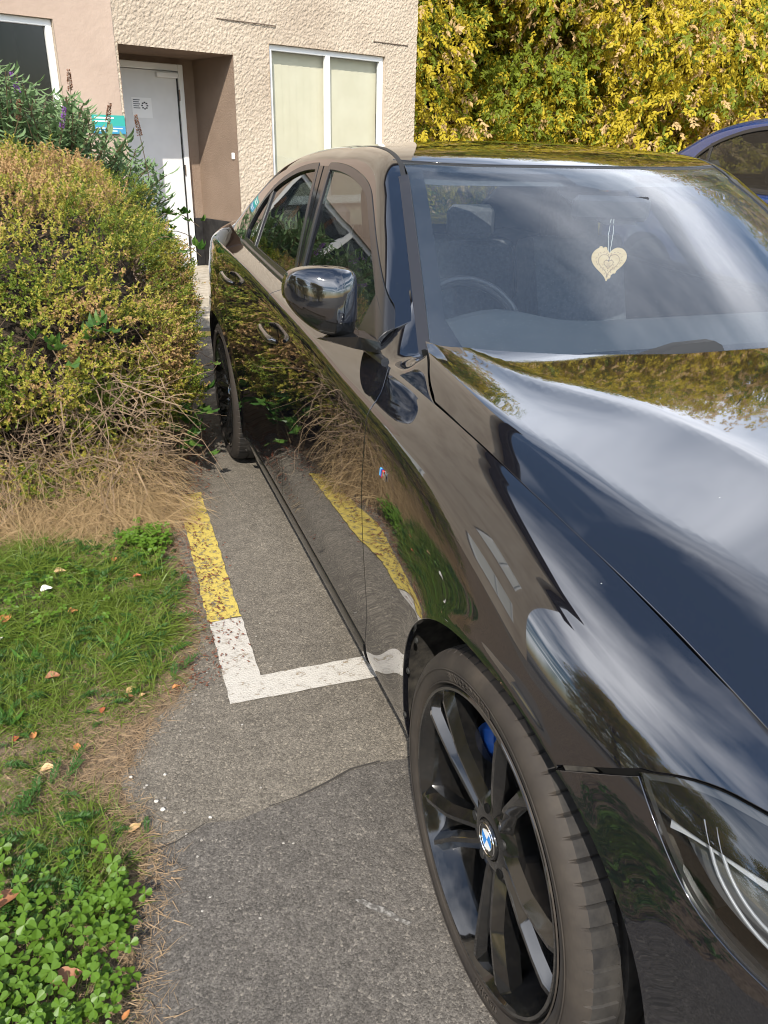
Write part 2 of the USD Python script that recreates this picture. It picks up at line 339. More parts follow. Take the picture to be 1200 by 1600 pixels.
def to_s(pts):
    """closed list of (u, z) -> shapely polygon in (u, s); z None-coded: 90 top, -90 bottom"""
    out = []
    pts = list(pts) + [pts[0]]
    for (u0, z0), (u1, z1) in zip(pts[:-1], pts[1:]):
        k = max(2, int(np.ceil(max(abs(u1 - u0), 0 if abs(z0) > 50 or abs(z1) > 50 else abs(z1 - z0))/.012)))
        sa = 5.0 if z0 > 50 else 0.0 if z0 < -50 else s_of(u0, z0)[0]; sb = 5.0 if z1 > 50 else 0.0 if z1 < -50 else s_of(u1, z1)[0]
        f = np.arange(k)/k; uu = u0 + (u1 - u0)*f
        if abs(z0) > 50 or abs(z1) > 50: ss = sa + (sb - sa)*f
        else: ss = s_of(uu, z0 + (z1 - z0)*f)
        out += list(zip(uu, ss))
    return Polygon(out).buffer(0)
def arch(yc, r, up=True, a0=-35, a1=215, n=80):
    a = np.radians(np.linspace(a0, a1, n)); return [(yc + arch_r(r, t)*math.cos(t), .33 + arch_r(r, t)*math.sin(t)) for t in a]
def arch_r(r, t): return r - .006 + .036*np.abs(np.cos(t))**1.3*np.clip(1.15 - .5*np.clip(-np.sin(t), 0, 1)*2, 0, 1)

# --- hood: lines across, z over (w, y)
YS = np.arange(-.82, .90, .02)
H0 = tab((-.82, .66, .655), (-.6, .70, .745), (-.354, .735, .812), (-.2, .747, .848), (0, .768, .886), (.2, .782, .914), (.385, .794, .939), (.6, .80, .956), (.9, .80, .978))
H1 = tab((-.82, .45, .70), (-.6, .49, .785), (-.187, .603, .887), (-.034, .658, .914), (.124, .685, .934), (.289, .723, .956), (.461, .737, .977), (.65, .742, .998), (.9, .746, 1.02))
H2 = tab((-.82, .24, .735), (-.5, .288, .832), (-.2, .332, .903), (.075, .381, .946), (.157, .400, .957), (.240, .426, .967), (.308, .455, .974), (.357, .500, .979), (.42, .554, .985), (.507, .606, .993), (.7, .655, 1.010), (.9, .69, 1.03))
H3 = tab((-.82, 0, .740), (-.5, 0, .842), (-.2, 0, .912), (.1, 0, .957), (.35, 0, .985), (.6, 0, 1.010), (.9, 0, 1.040))
HW = np.stack([curve(h[:, 0], h[:, 1], YS) for h in (H0, H1, H2, H3)], 1); HZ = np.stack([curve(h[:, 0], h[:, 2], YS) for h in (H0, H1, H2, H3)], 1)
HW = gaussian_filter1d(HW, 1.5, axis=0, mode='nearest'); HZ = gaussian_filter1d(HZ, 2.0, axis=0, mode='nearest')
WS = np.linspace(0, .82, 165); HG = np.zeros((len(YS), len(WS)))
for i in range(len(YS)):
    w, z = HW[i, ::-1], HZ[i, ::-1]
    prof = np.interp(WS, w, z)
    ext = WS > w[3]; prof[ext] = z[3] + (z[3] - z[2])/(w[3] - w[2])*(WS[ext] - w[3])
    prof += .007*np.clip(1 - ((WS - .5*(w[1] + w[2]))/(.5*(w[2] - w[1])))**2, 0, 1)*-.5          # scoop beside the dome
    prof += .004*np.clip(1 - ((WS - .5*(w[2] + w[3]))/(.5*(w[3] - w[2])))**2, 0, 1)              # bowed outer band
    full = np.concatenate([prof[:0:-1], prof]); full = gaussian_filter1d(full, 1.7, mode='nearest'); HG[i] = full[len(WS) - 1:]
HG = gaussian_filter1d(HG, 1.5, axis=0, mode='nearest')
HS = RectBivariateSpline(YS, WS, HG)
def hood_z(w, y): return HS.ev(y, np.abs(w))
WF = np.linspace(-.82, .82, 165); G = np.zeros((len(YS), len(WF), 3)); G[..., 0] = WF; G[..., 1] = YS[:, None]; G[..., 2] = hood_z(*np.meshgrid(WF, YS))
HOOD = Surf(YS, WF, G, (0, 0, -50))

# --- greenhouse
_c = tab((.2, .73), (.5, .94), (.574, .985), (.8, 1.118), (1.05, 1.255), (1.28, 1.362), (1.5, 1.411), (1.7, 1.429), (1.9, 1.434), (2.2, 1.424), (2.5, 1.39), (2.75, 1.334), (3.0, 1.235), (3.3, 1.105), (3.6, .97), (3.9, .83))
_yy = np.arange(.2, 3.9, .01); ZCs = CubicSpline(_yy, gaussian_filter1d(Akima1DInterpolator(_c[:, 0], _c[:, 1])(_yy), 5, mode='nearest'))
W5s = lambda y: -SIDE.sp[0].ev(np.asarray(y, float), np.full(np.shape(y), 5.0)) - .002
def ztop(w, y):
    w = np.abs(w)
    g = np.interp(y, [1.2, 1.34, 1.6, 2.4, 2.8, 3.2], [.47, .44, .12, 0, -.22, -.32]); c = np.interp(y, [1.0, 1.4, 1.9, 2.6, 3.2], [.0, .02, .10, .07, .0])
    return ZCs(np.clip(y - g*w**2, .2, 3.88)) - c*w**2
def tumble(z, y):
    d = z - .97
    d = z - belt_z(y)
    return W5s(y) - .47*d - .09*d**2
def belt_z(y): return np.interp(y, LV[5][:, 0], LV[5][:, 1])
GY = np.arange(.88, 3.36, .02); NQ = 24
GQ = np.linspace(0, 3, 3*NQ + 1); GG = np.zeros((len(GY), len(GQ), 3))
GZF = np.zeros(len(GY))
for i, y in enumerate(GY):
    zb = belt_z(y) - .012
    zz = np.linspace(zb, 1.45, 400); f = zz - ztop(tumble(zz, y), y); k = np.argmax(f > 0); zc = zz[k]; wc = tumble(zc, y)
    d = np.interp(y, [.88, 1.1, 1.36, 1.6, 2.5, 3.3], [.02, .028, .030, .055, .055, .05]); d = min(d, .8*(zc - zb))
    zt = zc - d; wt = tumble(zt, y); wi = wc - 1.25*d; zi = ztop(wi, y); GZF[i] = zt
    t = np.linspace(0, 1, NQ + 1)
    a = np.stack([tumble(zb + (zt - zb)*t, y), zb + (zt - zb)*t], -1)
    b = (1 - t)[:, None]**2*np.array([wt, zt]) + 2*(t*(1 - t))[:, None]*np.array([wc, zc]) + t[:, None]**2*np.array([wi, zi])
    wl = wi*(1 - t); cc = np.stack([wl, ztop(wl, np.full(len(wl), y))], -1)
    sec = np.concatenate([a, b[1:], cc[1:]])
    GG[i, :, 0] = -sec[:, 0]; GG[i, :, 1] = y; GG[i, :, 2] = sec[:, 1]
GG2 = gaussian_filter1d(GG, 2.0, axis=1, mode='nearest'); GG2[:, [0, -1]] = GG[:, [0, -1]]; GG2[:, -1, 0] = 0
GG = gaussian_filter1d(GG2, 1.0, axis=0, mode='nearest')
UPPER = Surf(GY, GQ, GG, (0, 1.8, .9))
def q_of(y, z):
    y, z = np.atleast_1d(y).astype(float), np.atleast_1d(z).astype(float); out = np.zeros(len(y))
    for i, (a, b) in enumerate(zip(y, z)):
        k = np.clip((a - GY[0])/.02, 0, len(GY) - 2); i0 = int(k); f = k - i0
        zz = GG[i0, :2*NQ, 2]*(1 - f) + GG[i0 + 1, :2*NQ, 2]*f
        out[i] = np.interp(b, np.maximum.accumulate(zz) + np.arange(2*NQ)*1e-9, GQ[:2*NQ])
    return out
def to_q(pts, n=.02):
    c = dens(np.array(list(pts) + [pts[0]], float), n)[:-1]
    return Polygon(np.stack([c[:, 0], q_of(c[:, 0], c[:, 1])], -1)).buffer(0)
def spline_pts(pts, n=60):
    pts = np.array(pts, float); d = np.concatenate([[0], np.cumsum(np.linalg.norm(np.diff(pts, axis=0), axis=1))])
    return Akima1DInterpolator(d, pts, axis=0)(np.linspace(0, d[-1], n))
# windscreen: sheet over (w, y)
WY = np.arange(.45, 1.5, .02); G = np.zeros((len(WY), len(WF), 3)); G[..., 0] = WF; G[..., 1] = WY[:, None]; xx, yy = np.meshgrid(WF, WY); G[..., 2] = ztop(xx, yy)
WIND = Surf(WY, WF, G, (0, 1.8, .0))
# ------------------------------------------------------------------ car builder
WG = lambda y: np.interp(y, [.60, .81, 1.35, 1.6], [.752, .70, .56, .52])          # windscreen side edge
WSEAM = lambda y: np.interp(y, [1.30, 1.42, 2.0, 2.75, 3.4], [.572, .545, .505, .495, .53])
TY = np.arange(.44, 3.5, .02); G = np.zeros((len(TY), len(WF), 3)); xx, yy = np.meshgrid(WF, TY); G[..., 0] = WF; G[..., 1] = TY[:, None]; G[..., 2] = ztop(xx, yy)
TOP = Surf(TY, WF, G, (0, 1.8, -20))
yrear = lambda w: np.interp(np.abs(w), [0, .2, .436, .60, .68, .712, .722], [.545, .553, .60, .665, .72, .76, .80])

SHUT_F = [(.77, 90), (.70, .935), (.66, .90), (.666, .83), (.694, .69), (.70, .5), (.712, .32), (.716, .262)]
SHUT_B = [(1.735, 90), (1.725, .93), (1.70, .75), (1.69, .5), (1.69, .262)]
SHUT_R = [(2.66, 90), (2.655, .93), (2.63, .84), (2.56, .74), (2.455, .60), (2.405, .45), (2.385, .262)]
def spl(p):
    a = [q for q in p if q[1] < 50]; s = spline_pts(a, 40).tolist(); return ([p[0]] if p[0][1] > 50 else []) + [tuple(x) for x in s]
def shift(p, d): return [(a + d, b) for a, b in p]
G2 = .0028
HEAD_TOP = spline_pts([(-.296, .729), (-.331, .744), (-.365, .752), (-.402, .754), (-.442, .752), (-.55, .744), (-.74, .72)], 30).tolist()
HEAD_BOT = spline_pts([(-.82, .63), (-.70, .598), (-.60, .592), (-.51, .602), (-.454, .617), (-.403, .640), (-.368, .667), (-.332, .698), (-.296, .729)], 40).tolist()
HEAD = Polygon(HEAD_TOP + HEAD_BOT[:-1])
def pz(poly):                                                           # shapely (u, z) polygon -> (u, s)
    c = np.array(poly.exterior.coords)[:-1]; c = dens(np.vstack([c, c[:1]]), .012)[:-1]
    return Polygon(np.stack([c[:, 0], s_of(c[:, 0], c[:, 1])], -1)).buffer(0)

FR = [(.78, .958), (1.081, 1.119), (1.363, 1.269), (1.561, 1.325), (1.772, 1.346), (1.90, 1.347)]
DLO_F = Polygon(spline_pts(FR, 40).tolist() + [(1.895, 1.34), (1.672, .992), (1.40, .982), (1.1, .974), (.85, .968)])
DLO_R = Polygon([(1.735, .997)] + [(2.035, 1.340)] + spline_pts([(2.04, 1.343), (2.23, 1.329), (2.429, 1.287), (2.605, 1.214), (2.69, 1.13), (2.715, 1.07)], 30).tolist() + [(2.685, 1.035), (2.4, 1.022), (2.1, 1.009)])
def uq(poly):
    c = np.array(poly.exterior.coords)[:-1]; c[:, 0] = np.clip(c[:, 0], .885, 3.34)
    return to_q(c.tolist())

def make_wheel(parent, steer=0.0, rear=False):
    """wheel in its own frame: x = 0 at the outer sidewall plane, outwards is -x, axis through the origin"""
    w = group_node('wheel', parent)
    R0 = .3315
    prof = np.array([(.045, .262), (.018, .266), (.004, .276), (-.0, .290), (.0, .300), (.004, .312), (.013, .322), (.024, .3275), (.038, .3300), (.060, .3312), (.064, .3312), (.066, .3245), (.074, .3245), (.076, .3315),
                     (.108, .3318), (.110, .3245), (.119, .3245), (.121, .3318), (.150, .3312), (.152, .3245), (.160, .3245), (.162, .331), (.188, .329), (.203, .325), (.216, .315), (.224, .298), (.22, .28), (.20, .266), (.18, .262)])
    n = 70*9; th = np.arange(n)*2*PI/n; k = len(prof)
    r = np.repeat(prof[None, :, 1], n, 0)
    slot = (np.arange(n) % 9 == 0)
    a = prof[:, 0]
    for i in np.nonzero(slot)[0]:
        on = ((a > .020) & (a < .064)) | ((a > .162) & (a < .212)); r[i, on] -= .0042
    slot2 = (np.arange(n) % 9 == 4)
    for i in np.nonzero(slot2)[0]:
        on = ((a > .076) & (a < .108)) | ((a > .121) & (a < .150)); r[i, on] -= .004
    V = np.zeros((n, k, 3)); V[..., 0] = a; V[..., 1] = r*np.cos(th)[:, None]; V[..., 2] = r*np.sin(th)[:, None]
    F = []
    ii, jj = [x.ravel() for x in np.meshgrid(np.arange(n), np.arange(k - 1), indexing='ij')]; i2 = (ii + 1) % n
    F = np.vstack([np.stack([ii*k + jj, ii*k + jj + 1, i2*k + jj + 1], 1), np.stack([ii*k + jj, i2*k + jj + 1, i2*k + jj], 1)])
    tm = trimesh.Trimesh(V.reshape(-1, 3), F[:, ::-1], process=False)
    fa_ = (V.reshape(-1, 3)[tm.faces][:, :, 0].mean(1) > .021); tyre = obj('tyre', trimesh.Trimesh(tm.vertices, tm.faces[~fa_], process=False), TYRE, w, smooth=40); obj('tread', trimesh.Trimesh(tm.vertices, tm.faces[fa_], process=False), TREAD, tyre, smooth=40)
    # raised rings and lettering of the sidewall
    extra = [revolve([(-.0016, .296), (-.0026, .2975), (-.0016, .299)], 96), revolve([(.0025, .272), (.001, .2735), (.003, .275)], 96)]
    def arc_text(txt, h, rad, mid, step):
        out = []
        for i, ch in enumerate(txt):
            if ch == ' ': continue
            t = meshkit.text_mesh(ch, h, .0024, bold=True); t.vertices[:, 0] -= t.bounds[:, 0].mean()
            ang = math.radians(mid) - (i - (len(txt) - 1)/2)*step                # plane (y, z), seen from -x: y runs to the left
            v = t.vertices.copy(); rr = rad + v[:, 1]; tt = ang - v[:, 0]/rad
            q = np.stack([.0035 - .0058*np.clip((rr - .275)/.02, 0, 1) - v[:, 2], -0*rr + rr*np.cos(tt), rr*np.sin(tt)], -1)
            q[:, 1] *= 1
            m = trimesh.Trimesh(q, t.faces, process=False); out.append(m)
        return out
    # seen from outside (-x looking +x) the +y axis points away to the left for the right-hand side, so text runs from +y to -y over the top
    extra += arc_text('BRIDGESTONE', .016, .2775, 77, .052)
    if not rear: extra += arc_text('225/40 R19', .008, .278, -110, .03)
    obj('sidewall_lettering', catm(extra), TYRE, tyre, smooth=False)
    # rim
    rim = [(.028, .2655), (.006, .2665), (.0035, .2645), (.004, .2595), (.012, .2555), (.020, .2525), (.03, .2475), (.06, .238), (.10, .232), (.16, .230), (.19, .236), (.20, .255), (.20, .262)]
    rm = obj('rim', revolve(rim, 96), GLOSSRIM, w, smooth=35)
    hubm = [revolve([(.036, .0), (.036, .034), (.030, .037), (.030, .046), (.034, .066), (.046, .082), (.09, .088), (.12, .085)], 60)]
    obj('hub', catm(hubm), GLOSSRIM, rm, smooth=30)
    for k5 in range(5):
        for sd in (-1, 1):
            base = math.radians(36 + 72*k5 + (0 if not rear else 20))
            st = []                                                     # r, tangential centre, halfwidth, front depth, back depth
            for rr, tc, hw, fa, ba in ((.040, .0125, .0155, .034, .085), (.070, .0165, .0165, .027, .08), (.105, .0195, .0158, .020, .070), (.145, .0235, .0155, .0125, .060), (.155, .0250, .0158, .0115, .058), (.20, .0355, .0165, .0075, .052), (.236, .0440, .0180, .006, .048), (.2575, .0485, .0200, .0125, .042)):
                o_, i_ = 1.0, -1.0
                pts = [(tc - hw*1.0, fa + .016), (tc - hw*.50, fa + .0035), (tc - hw*.35, fa + .0005), (tc + hw*.12, fa), (tc + hw*1.0, fa + .017), (tc + hw*.85, ba), (tc - hw*.85, ba)]
                st.append([(a_, sd*t_, rr) for t_, a_ in pts])
            st = np.array(st)                                           # (7, 7, 3): depth, tangential, radius
            er, et = np.array([0, math.cos(base), math.sin(base)]), np.array([0, -math.sin(base), math.cos(base)])
            V = st[..., 0:1]*np.array([1., 0, 0]) + st[..., 1:2]*et + st[..., 2:3]*er
            ns, npt = V.shape[:2]; F = []
            for i in range(ns - 1):
                for j in range(npt):
                    p, q = i*npt + j, i*npt + (j + 1) % npt; F += [[p, q, q + npt], [p, q + npt, p + npt]]
            for j in range(1, npt - 1): F += [[(ns - 1)*npt, (ns - 1)*npt + j, (ns - 1)*npt + j + 1], [0, j + 1, j]]
            m = trimesh.Trimesh(V.reshape(-1, 3), np.array(F), process=False); trimesh.repair.fix_normals(m)
            obj('spoke', m, GLOSSRIM, rm, smooth=16)
    for k5 in range(5):
        t = math.radians(72*k5 + (0 if not rear else 20)); c = np.array([.0, .056*math.cos(t), .056*math.sin(t)])
        b = revolve([(.0275, .0), (.0275, .0085), (.040, .0095)], 12); b.apply_translation(c + [.002, 0, 0]); obj('wheel_bolt', b, DARK if k5 % 2 else RUBBER, rm, smooth=30)
    cap = obj('centre_cap', revolve([(.0275, 0), (.0275, .0285), (.0262, .0300), (.0262, .0325), (.030, .0345), (.036, .035)], 48), GLOSSRIM, w, smooth=30)
    def disc(r0_, r1, a0, a1, x, n=10):
        t = np.linspace(a0, a1, n); V = [(x, r0_*math.cos(s), r0_*math.sin(s)) for s in t] + [(x, r1*math.cos(s), r1*math.sin(s)) for s in t]
        F = [];
        for i in range(n - 1): F += [[i, i + 1, n + i + 1], [i, n + i + 1, n + i]]
        return trimesh.Trimesh(np.array(V), np.array(F), process=False)
    tw = math.radians(20)
    obj('roundel_white', catm([disc(0.0005, .0185, tw + PI/2*k, tw + PI/2*(k + 1), .0268, 12) for k in (0, 2)]), BADGEWHITE, cap, smooth=False)
    obj('roundel_blue', catm([disc(0.0005, .0185, tw + PI/2*k, tw + PI/2*(k + 1), .0268, 12) for k in (1, 3)]), BADGEBLUE, cap, smooth=False)
    obj('roundel_ring', catm([revolve([(.0270, .0185), (.0258, .0190), (.0270, .0196)], 40), revolve([(.0268, .0272), (.0256, .0280), (.0268, .0288)], 40)]), CHROME, cap, smooth=40)
    # brake
    obj('brake_disc', revolve([(.105, .05), (.100, .06), (.100, .10), (.104, .102), (.104, .168), (.126, .168), (.126, .1), (.13, .05)], 72), BRAKE, w, smooth=30)
    n = 14; t = np.radians(np.linspace(2, 62, n)) + (0 if not rear else 2.2)
    st = []
    for s in t:
        st.append([(x, rr*math.cos(s), rr*math.sin(s)) for x, rr in ((.078, .128), (.068, .138), (.064, .158), (.068, .178), (.08, .190), (.15, .190), (.15, .128))])
    V = np.array(st).reshape(-1, 3); F = []
    for i in range(n - 1):
        for j in range(7):
            p, q = i*7 + j, i*7 + (j + 1) % 7; F += [[p, q, q + 7], [p, q + 7, p + 7]]
    for j in range(1, 6): F += [[0, j + 1, j], [(n - 1)*7, (n - 1)*7 + j, (n - 1)*7 + j + 1]]
    cal = trimesh.Trimesh(V, np.array(F), process=False); trimesh.repair.fix_normals(cal)
    obj('caliper', cal, CALIPER, w, smooth=30)
    return w

def place(prim, loc, rz=0.0, mirror_x=False):
    x = UsdGeom.Xformable(prim); x.AddTranslateOp().Set(Gf.Vec3d(*map(float, loc)))
    if rz: x.AddRotateZOp().Set(math.degrees(rz))
    if mirror_x: x.AddScaleOp().Set(Gf.Vec3f(-1, 1, 1))

TYRE = look('tyre_rubber', {'g': ('geometry', {}), 'n': ('noise_texture', {'scale': 9.0, 'detail': 6.0, 'roughness': .65}), 'r': ('rgb_ramp', {'ramp': [(.3, (.022, .018, .016)), (.55, (.040, .033, .027)), (.78, (.066, .053, .042))]}),
            'n2': ('noise_texture', {'scale': 260.0, 'detail': 3.0}), 'b': ('bump', {'strength': .18, 'distance': .001}), 'p': ('principled_bsdf', {'roughness': .72, 'specular_ior_level': .35})},
            [('g.position', 'n.vector'), ('n.fac', 'r.fac'), ('r.color', 'p.base_color'), ('g.position', 'n2.vector'), ('n2.fac', 'b.height'), ('b.normal', 'p.normal')])
TREAD = speckled('tyre_tread', (.014, .013, .013), (.034, .031, .028), 30, .75, .2, 300, dist=.001)
GLOSSRIM = look('gloss_black_alloy', {'g': ('geometry', {}), 'n': ('noise_texture', {'scale': 14.0, 'detail': 6.0, 'roughness': .7}), 'r': ('rgb_ramp', {'ramp': [(.45, (.005, .005, .005)), (.66, (.011, .010, .009)), (.85, (.03, .024, .018))]}),
            'q': ('map_range', {'from_min': .4, 'from_max': .8, 'to_min': .04, 'to_max': .2, 'clamp': True}), 'p': ('principled_bsdf', {'specular_ior_level': .5, 'coat_weight': .5, 'coat_roughness': .04})},
            [('g.position', 'n.vector'), ('n.fac', 'r.fac'), ('r.color', 'p.base_color'), ('n.fac', 'q.value'), ('q.result', 'p.roughness')])
BRAKE = plain('brake_steel', (.22, .2, .19), .35, 1.0)
CALIPER = plain('blue_caliper', (.010, .06, .27), .55, spec=.3)
BADGEWHITE = plain('badge_white', (.75, .77, .78), .15); BADGEBLUE = plain('badge_blue', (.02, .22, .62), .15); BADGERED = plain('badge_red', (.6, .03, .03), .2); BADGENAVY = plain('badge_navy', (.02, .05, .3), .2)
CABIN = speckled('cabin_fabric', (.06, .062, .066), (.09, .092, .096), 60, .75, .2, 300, dist=.001)
DASH = plain('dashboard_plastic', (.05, .053, .056), .6, spec=.25)
DASHLINE = plain('steering_wheel_leather', (.02, .02, .022), .38)
LAMPGREY = plain('lamp_reflector', (.55, .56, .58), .18, .9)
LAMPBROW = plain('lamp_brow_grey', (.26, .265, .275), .6)
LAMPLED = plain('lamp_light_guide', (.20, .205, .215), .35, spec=.5)
def build_car(t, paint, detail=True):
    """all parts of the saloon under the thing t"""
    both = lambda name, m, mat, par=t, **k: [obj(name, m, mat, par, **k), obj(name, mirror(m), mat, par, **k)]
    # bonnet
    ys = np.linspace(-.70, .512, 60); ew = np.interp(ys, H0[:, 0], H0[:, 1]) - .002
    fillet = spline_pts([(.512 , np.interp(.512, H0[:, 0], H0[:, 1]) - .004), (.60, .772), (.68, .742), (.74, .724), (.775, .714)], 14)
    right = list(zip(ys, ew)) + [tuple(p) for p in fillet[1:]]
    wr = np.linspace(.70, 0, 30); rear = [(yrear(w) - .004, w) for w in wr]
    wf_ = np.linspace(0, .645, 16); front = [(-.775 + .075*(w/.645)**2, w) for w in wf_]
    half = front[:-1] + right + rear
    poly = Polygon([(a, -b) for a, b in half] + [(a, b) for a, b in half[::-1]]).buffer(0)
    hood = obj('bonnet', panel(HOOD, poly, (.02, .016), flange=.02), paint, t)
    # front wing
    A = arch(0, .376, a0=152, a1=-28)
    wing = shift(spl(SHUT_F), -G2)
    wing_pts = [wing[0]] + wing[1:] + [(.71, -90), (.47, -90)] + [p for p in arch(0, .376, a0=-14, a1=120)] + [(-.190, .668), (-.296, .735)] + [(a, b + .0032) for a, b in HEAD_TOP[1:]] + [(-.80, .726), (-.80, 90)]
    sp = to_s(wing_pts); sp = sp.intersection(sbox(-2, -1, 5, 4.995))
    sill_cut = to_s([(-.1, .262 - G2), (3, .262 - G2), (3, -90), (-.1, -90)])
    f_w = both('front_wing', panel(SIDE, sp, (.014, .04)), paint)
    # bumper
    bp = [(-1.428, -90), (-1.428, .66), (-.9, .66)] + [(a, b - .0032) for a, b in HEAD_BOT[1:]] + [(-.300, .726), (-.192, .660)] + arch(0, .376, a0=124, a1=200) + [(-.36, -90)]
    both('front_bumper', panel(SIDE, to_s(bp), (.016, .05)), paint)
    both('bumper_top', panel(SIDE, to_s([(-1.428, .668), (-.86, .645), (-.805, .728), (-.805, 90), (-1.428, 90)]), (.02, .05)), paint)
    both('kidney_grille', panel(SIDE, to_s([(-1.40, .46), (-1.06, .47), (-1.02, .62), (-1.40, .64)]), (.02, .05), lift=.012), RUBBER)
    both('lower_intake', panel(SIDE, to_s([(-1.425, .24), (-.98, .24), (-.92, .38), (-1.425, .40)]), (.02, .05), lift=.004), RUBBER)
    # fuel of the side: doors, rear wing, sills
    fd = spl(SHUT_F); bd = spl(SHUT_B); rd = spl(SHUT_R)
    d1 = both('front_door', panel(SIDE, to_s(shift(fd, G2) + shift(bd, -G2)[::-1]).intersection(sbox(-2, -1, 5, 4.995)), (.02, .045)), paint)
    d2 = both('rear_door', panel(SIDE, to_s(shift(bd, G2) + shift(rd, -G2)[::-1]).intersection(sbox(-2, -1, 5, 4.995)), (.02, .045)), paint)
    rw = [(4.0, 90)] + [(2.66 + G2, 90)] + shift(rd, G2)[1:] + [(2.387, -90), (2.44, -90)] + arch(2.851, .378, a0=195, a1=-12) + [(3.24, -90), (4.0, -90)]
    both('rear_wing', panel(SIDE, to_s(rw), (.02, .045)), paint)
    both('rear_bumper', panel(SIDE, to_s([(4.004, 90), (4.004, -90), (4.555, -90), (4.555, 90)]), (.02, .05)), paint)
    both('tail_lamp', panel(SIDE, to_s([(3.66, .86), (4.2, .84), (4.2, .94), (3.72, .95)]), (.02, .05), lift=.006), BADGERED)
    both('sill', panel(SIDE, to_s([(.722, .262 - G2), (2.38, .262 - G2), (2.38, -90), (.722, -90)]), (.03, .06), lift=.004), GLOSSBLACK)
    # dark structure behind the panel gaps
    both('inner_structure', panel(SIDE, to_s([(-1.0, 90), (-1.0, .70), (-.33, .70), (-.20, .69)] + arch(0, .392, a0=118, a1=-20) + [(.46, -90), (2.4, -90)] + arch(2.851, .392, a0=200, a1=-10) + [(3.3, -90), (4.5, -90), (4.5, 90)]), (.04, .1), lift=-.014, rim=False), DARK)
    obj('bonnet_underside', panel(HOOD, poly.buffer(.008), (.05, .05), lift=-.022, rim=False), DARK, t)
    # wheel arch liners
    for yc in (0, 2.851):
        th = np.radians(np.linspace(-38, 218, 60)); rows = []
        for (w, r) in ((.885, .382), (.872, .40), (.80, .405), (.60, .40), (.55, .36), (.55, .1)):
            rq = arch_r(r, th); rows.append(np.stack([np.full(60, -w), yc + rq*np.cos(th), np.maximum(.33 + rq*np.sin(th), .14)], -1))
        # the outer edge follows the body
        up = np.cos(th); V = np.array(rows); uu = V[0, :, 1]; ss = s_of(uu, np.maximum(V[0, :, 2], .2)); P, _, _ = SIDE.ev(uu, ss); V[0, :, 0] = P[:, 0] + .006; V[1, :, 0] = P[:, 0] + .022
        k = V.shape[1]; F = []
        for i in range(len(V) - 1):
            for j in range(k - 1): F += [[i*k + j, i*k + j + 1, (i + 1)*k + j + 1], [i*k + j, (i + 1)*k + j + 1, (i + 1)*k + j]]
        m = smoothn(trimesh.Trimesh(V.reshape(-1, 3), np.array(F), process=False), 50)
        lin = both('wheel_arch_liner', m, LINER)
        if yc == 0:                                                      # flange with screws behind the front wheel
            for zz, aa in ((.52, None), (.42, None), (.30, None)):
                a_ = math.asin((zz - .33)/.40); c = np.array([-(np.interp(.4*math.cos(a_), _pl[:, 2], _pl[:, 1])) + .022, .400*math.cos(a_) - .012, zz])
                s = trimesh.creation.icosphere(1, .007); s.apply_scale([.6, 1, 1]); s.apply_translation(c); both('screw', smoothn(s), PLASTIC, lin[0] if False else t)
    # floor
    obj('underbody', catm([box((-.80, -.70, .17), (.80, -.42, .30)), box((-.56, -.42, .17), (.56, .42, .6)), box((-.81, .42, .17), (.81, 2.42, .24)), box((-.58, 2.42, .2), (.58, 3.28, .5)), box((-.8, 3.28, .28), (.8, 3.7, .5)), box((-.76, -.45, .45), (.76, .5, .55)), box((-.74, .42, .45), (.74, .56, .88))]), DARK, t, smooth=False)
    # roof, windscreen, rear window
    yh = lambda w: 1.285 + .23*(w/.7)**2                                  # header line
    ws = np.linspace(-1, 1, 41)
    hw = WSEAM(1.33) - .004
    roofp = Polygon([(yh(w*hw) + .018, w*hw) for w in ws] + [(y, WSEAM(y) - .004) for y in np.linspace(1.46, 2.72, 20)] + [(2.78 - .12*(w/.5)**2, -w*.496) for w in ws] + [(y, -WSEAM(y) + .004) for y in np.linspace(2.72, 1.46, 20)])
    obj('roof', panel(TOP, roofp, (.03, .04)), paint, t)
    side_edge = [(y, WG(y) - .012) for y in np.linspace(.80, 1.345, 20)]
    glassp = Polygon([(yrear(w) + .004, w) for w in np.linspace(-.70, .70, 40)] + side_edge + [(yh(w), w) for w in np.linspace(.54, -.54, 30)] + [(a, -b) for a, b in side_edge[::-1]]).buffer(0)
    wsn = obj('windscreen', panel(TOP, glassp, (.03, .04), lift=-.002, flange=.004), WSGLASS if detail else WSGLASS, t)
    clear = Polygon([(yrear(w) + .060 + .02*abs(w), w) for w in np.linspace(-.62, .62, 40)] + [(y, WG(y) - .055) for y in np.linspace(.86, 1.28, 20)] + [(yh(w) - .028, w) for w in np.linspace(.50, -.50, 30)] + [(y, -WG(y) + .055) for y in np.linspace(1.28, .86, 20)]).buffer(.03).buffer(-.03)
    sens = Polygon([(1.31, -.13), (1.30, .13), (1.20, .10), (1.17, .045), (1.17, -.03), (1.20, -.10)])
    fritp = glassp.buffer(-.001).difference(clear.difference(sens))
    obj('windscreen_border', panel(TOP, fritp, (.03, .04), lift=-.007, flange=.002, rim=False), FRIT, wsn)
    obj('header_seal', panel(TOP, Polygon([(yh(w) + .002, w) for w in np.linspace(-.56, .56, 30)] + [(yh(w) + .016, w) for w in np.linspace(.56, -.56, 30)]), (.02, .04), lift=-.002), RUBBER, t)
    trim = Polygon([(y, WG(y) - .010) for y in np.linspace(.72, 1.36, 24)] + [(y, WG(y) + .017) for y in np.linspace(1.36, .72, 24)])
    both('pillar_trim', panel(TOP, trim, (.03, .01), lift=.0015, flange=.008), SATIN)
    rg = Polygon([(2.80 - .12*(w/.5)**2, w) for w in np.linspace(-.49, .49, 20)] + [(3.33, .52), (3.33, -.52)])
    obj('rear_window', panel(TOP, rg, (.04, .05), lift=-.002), SIDEGLASS, t)
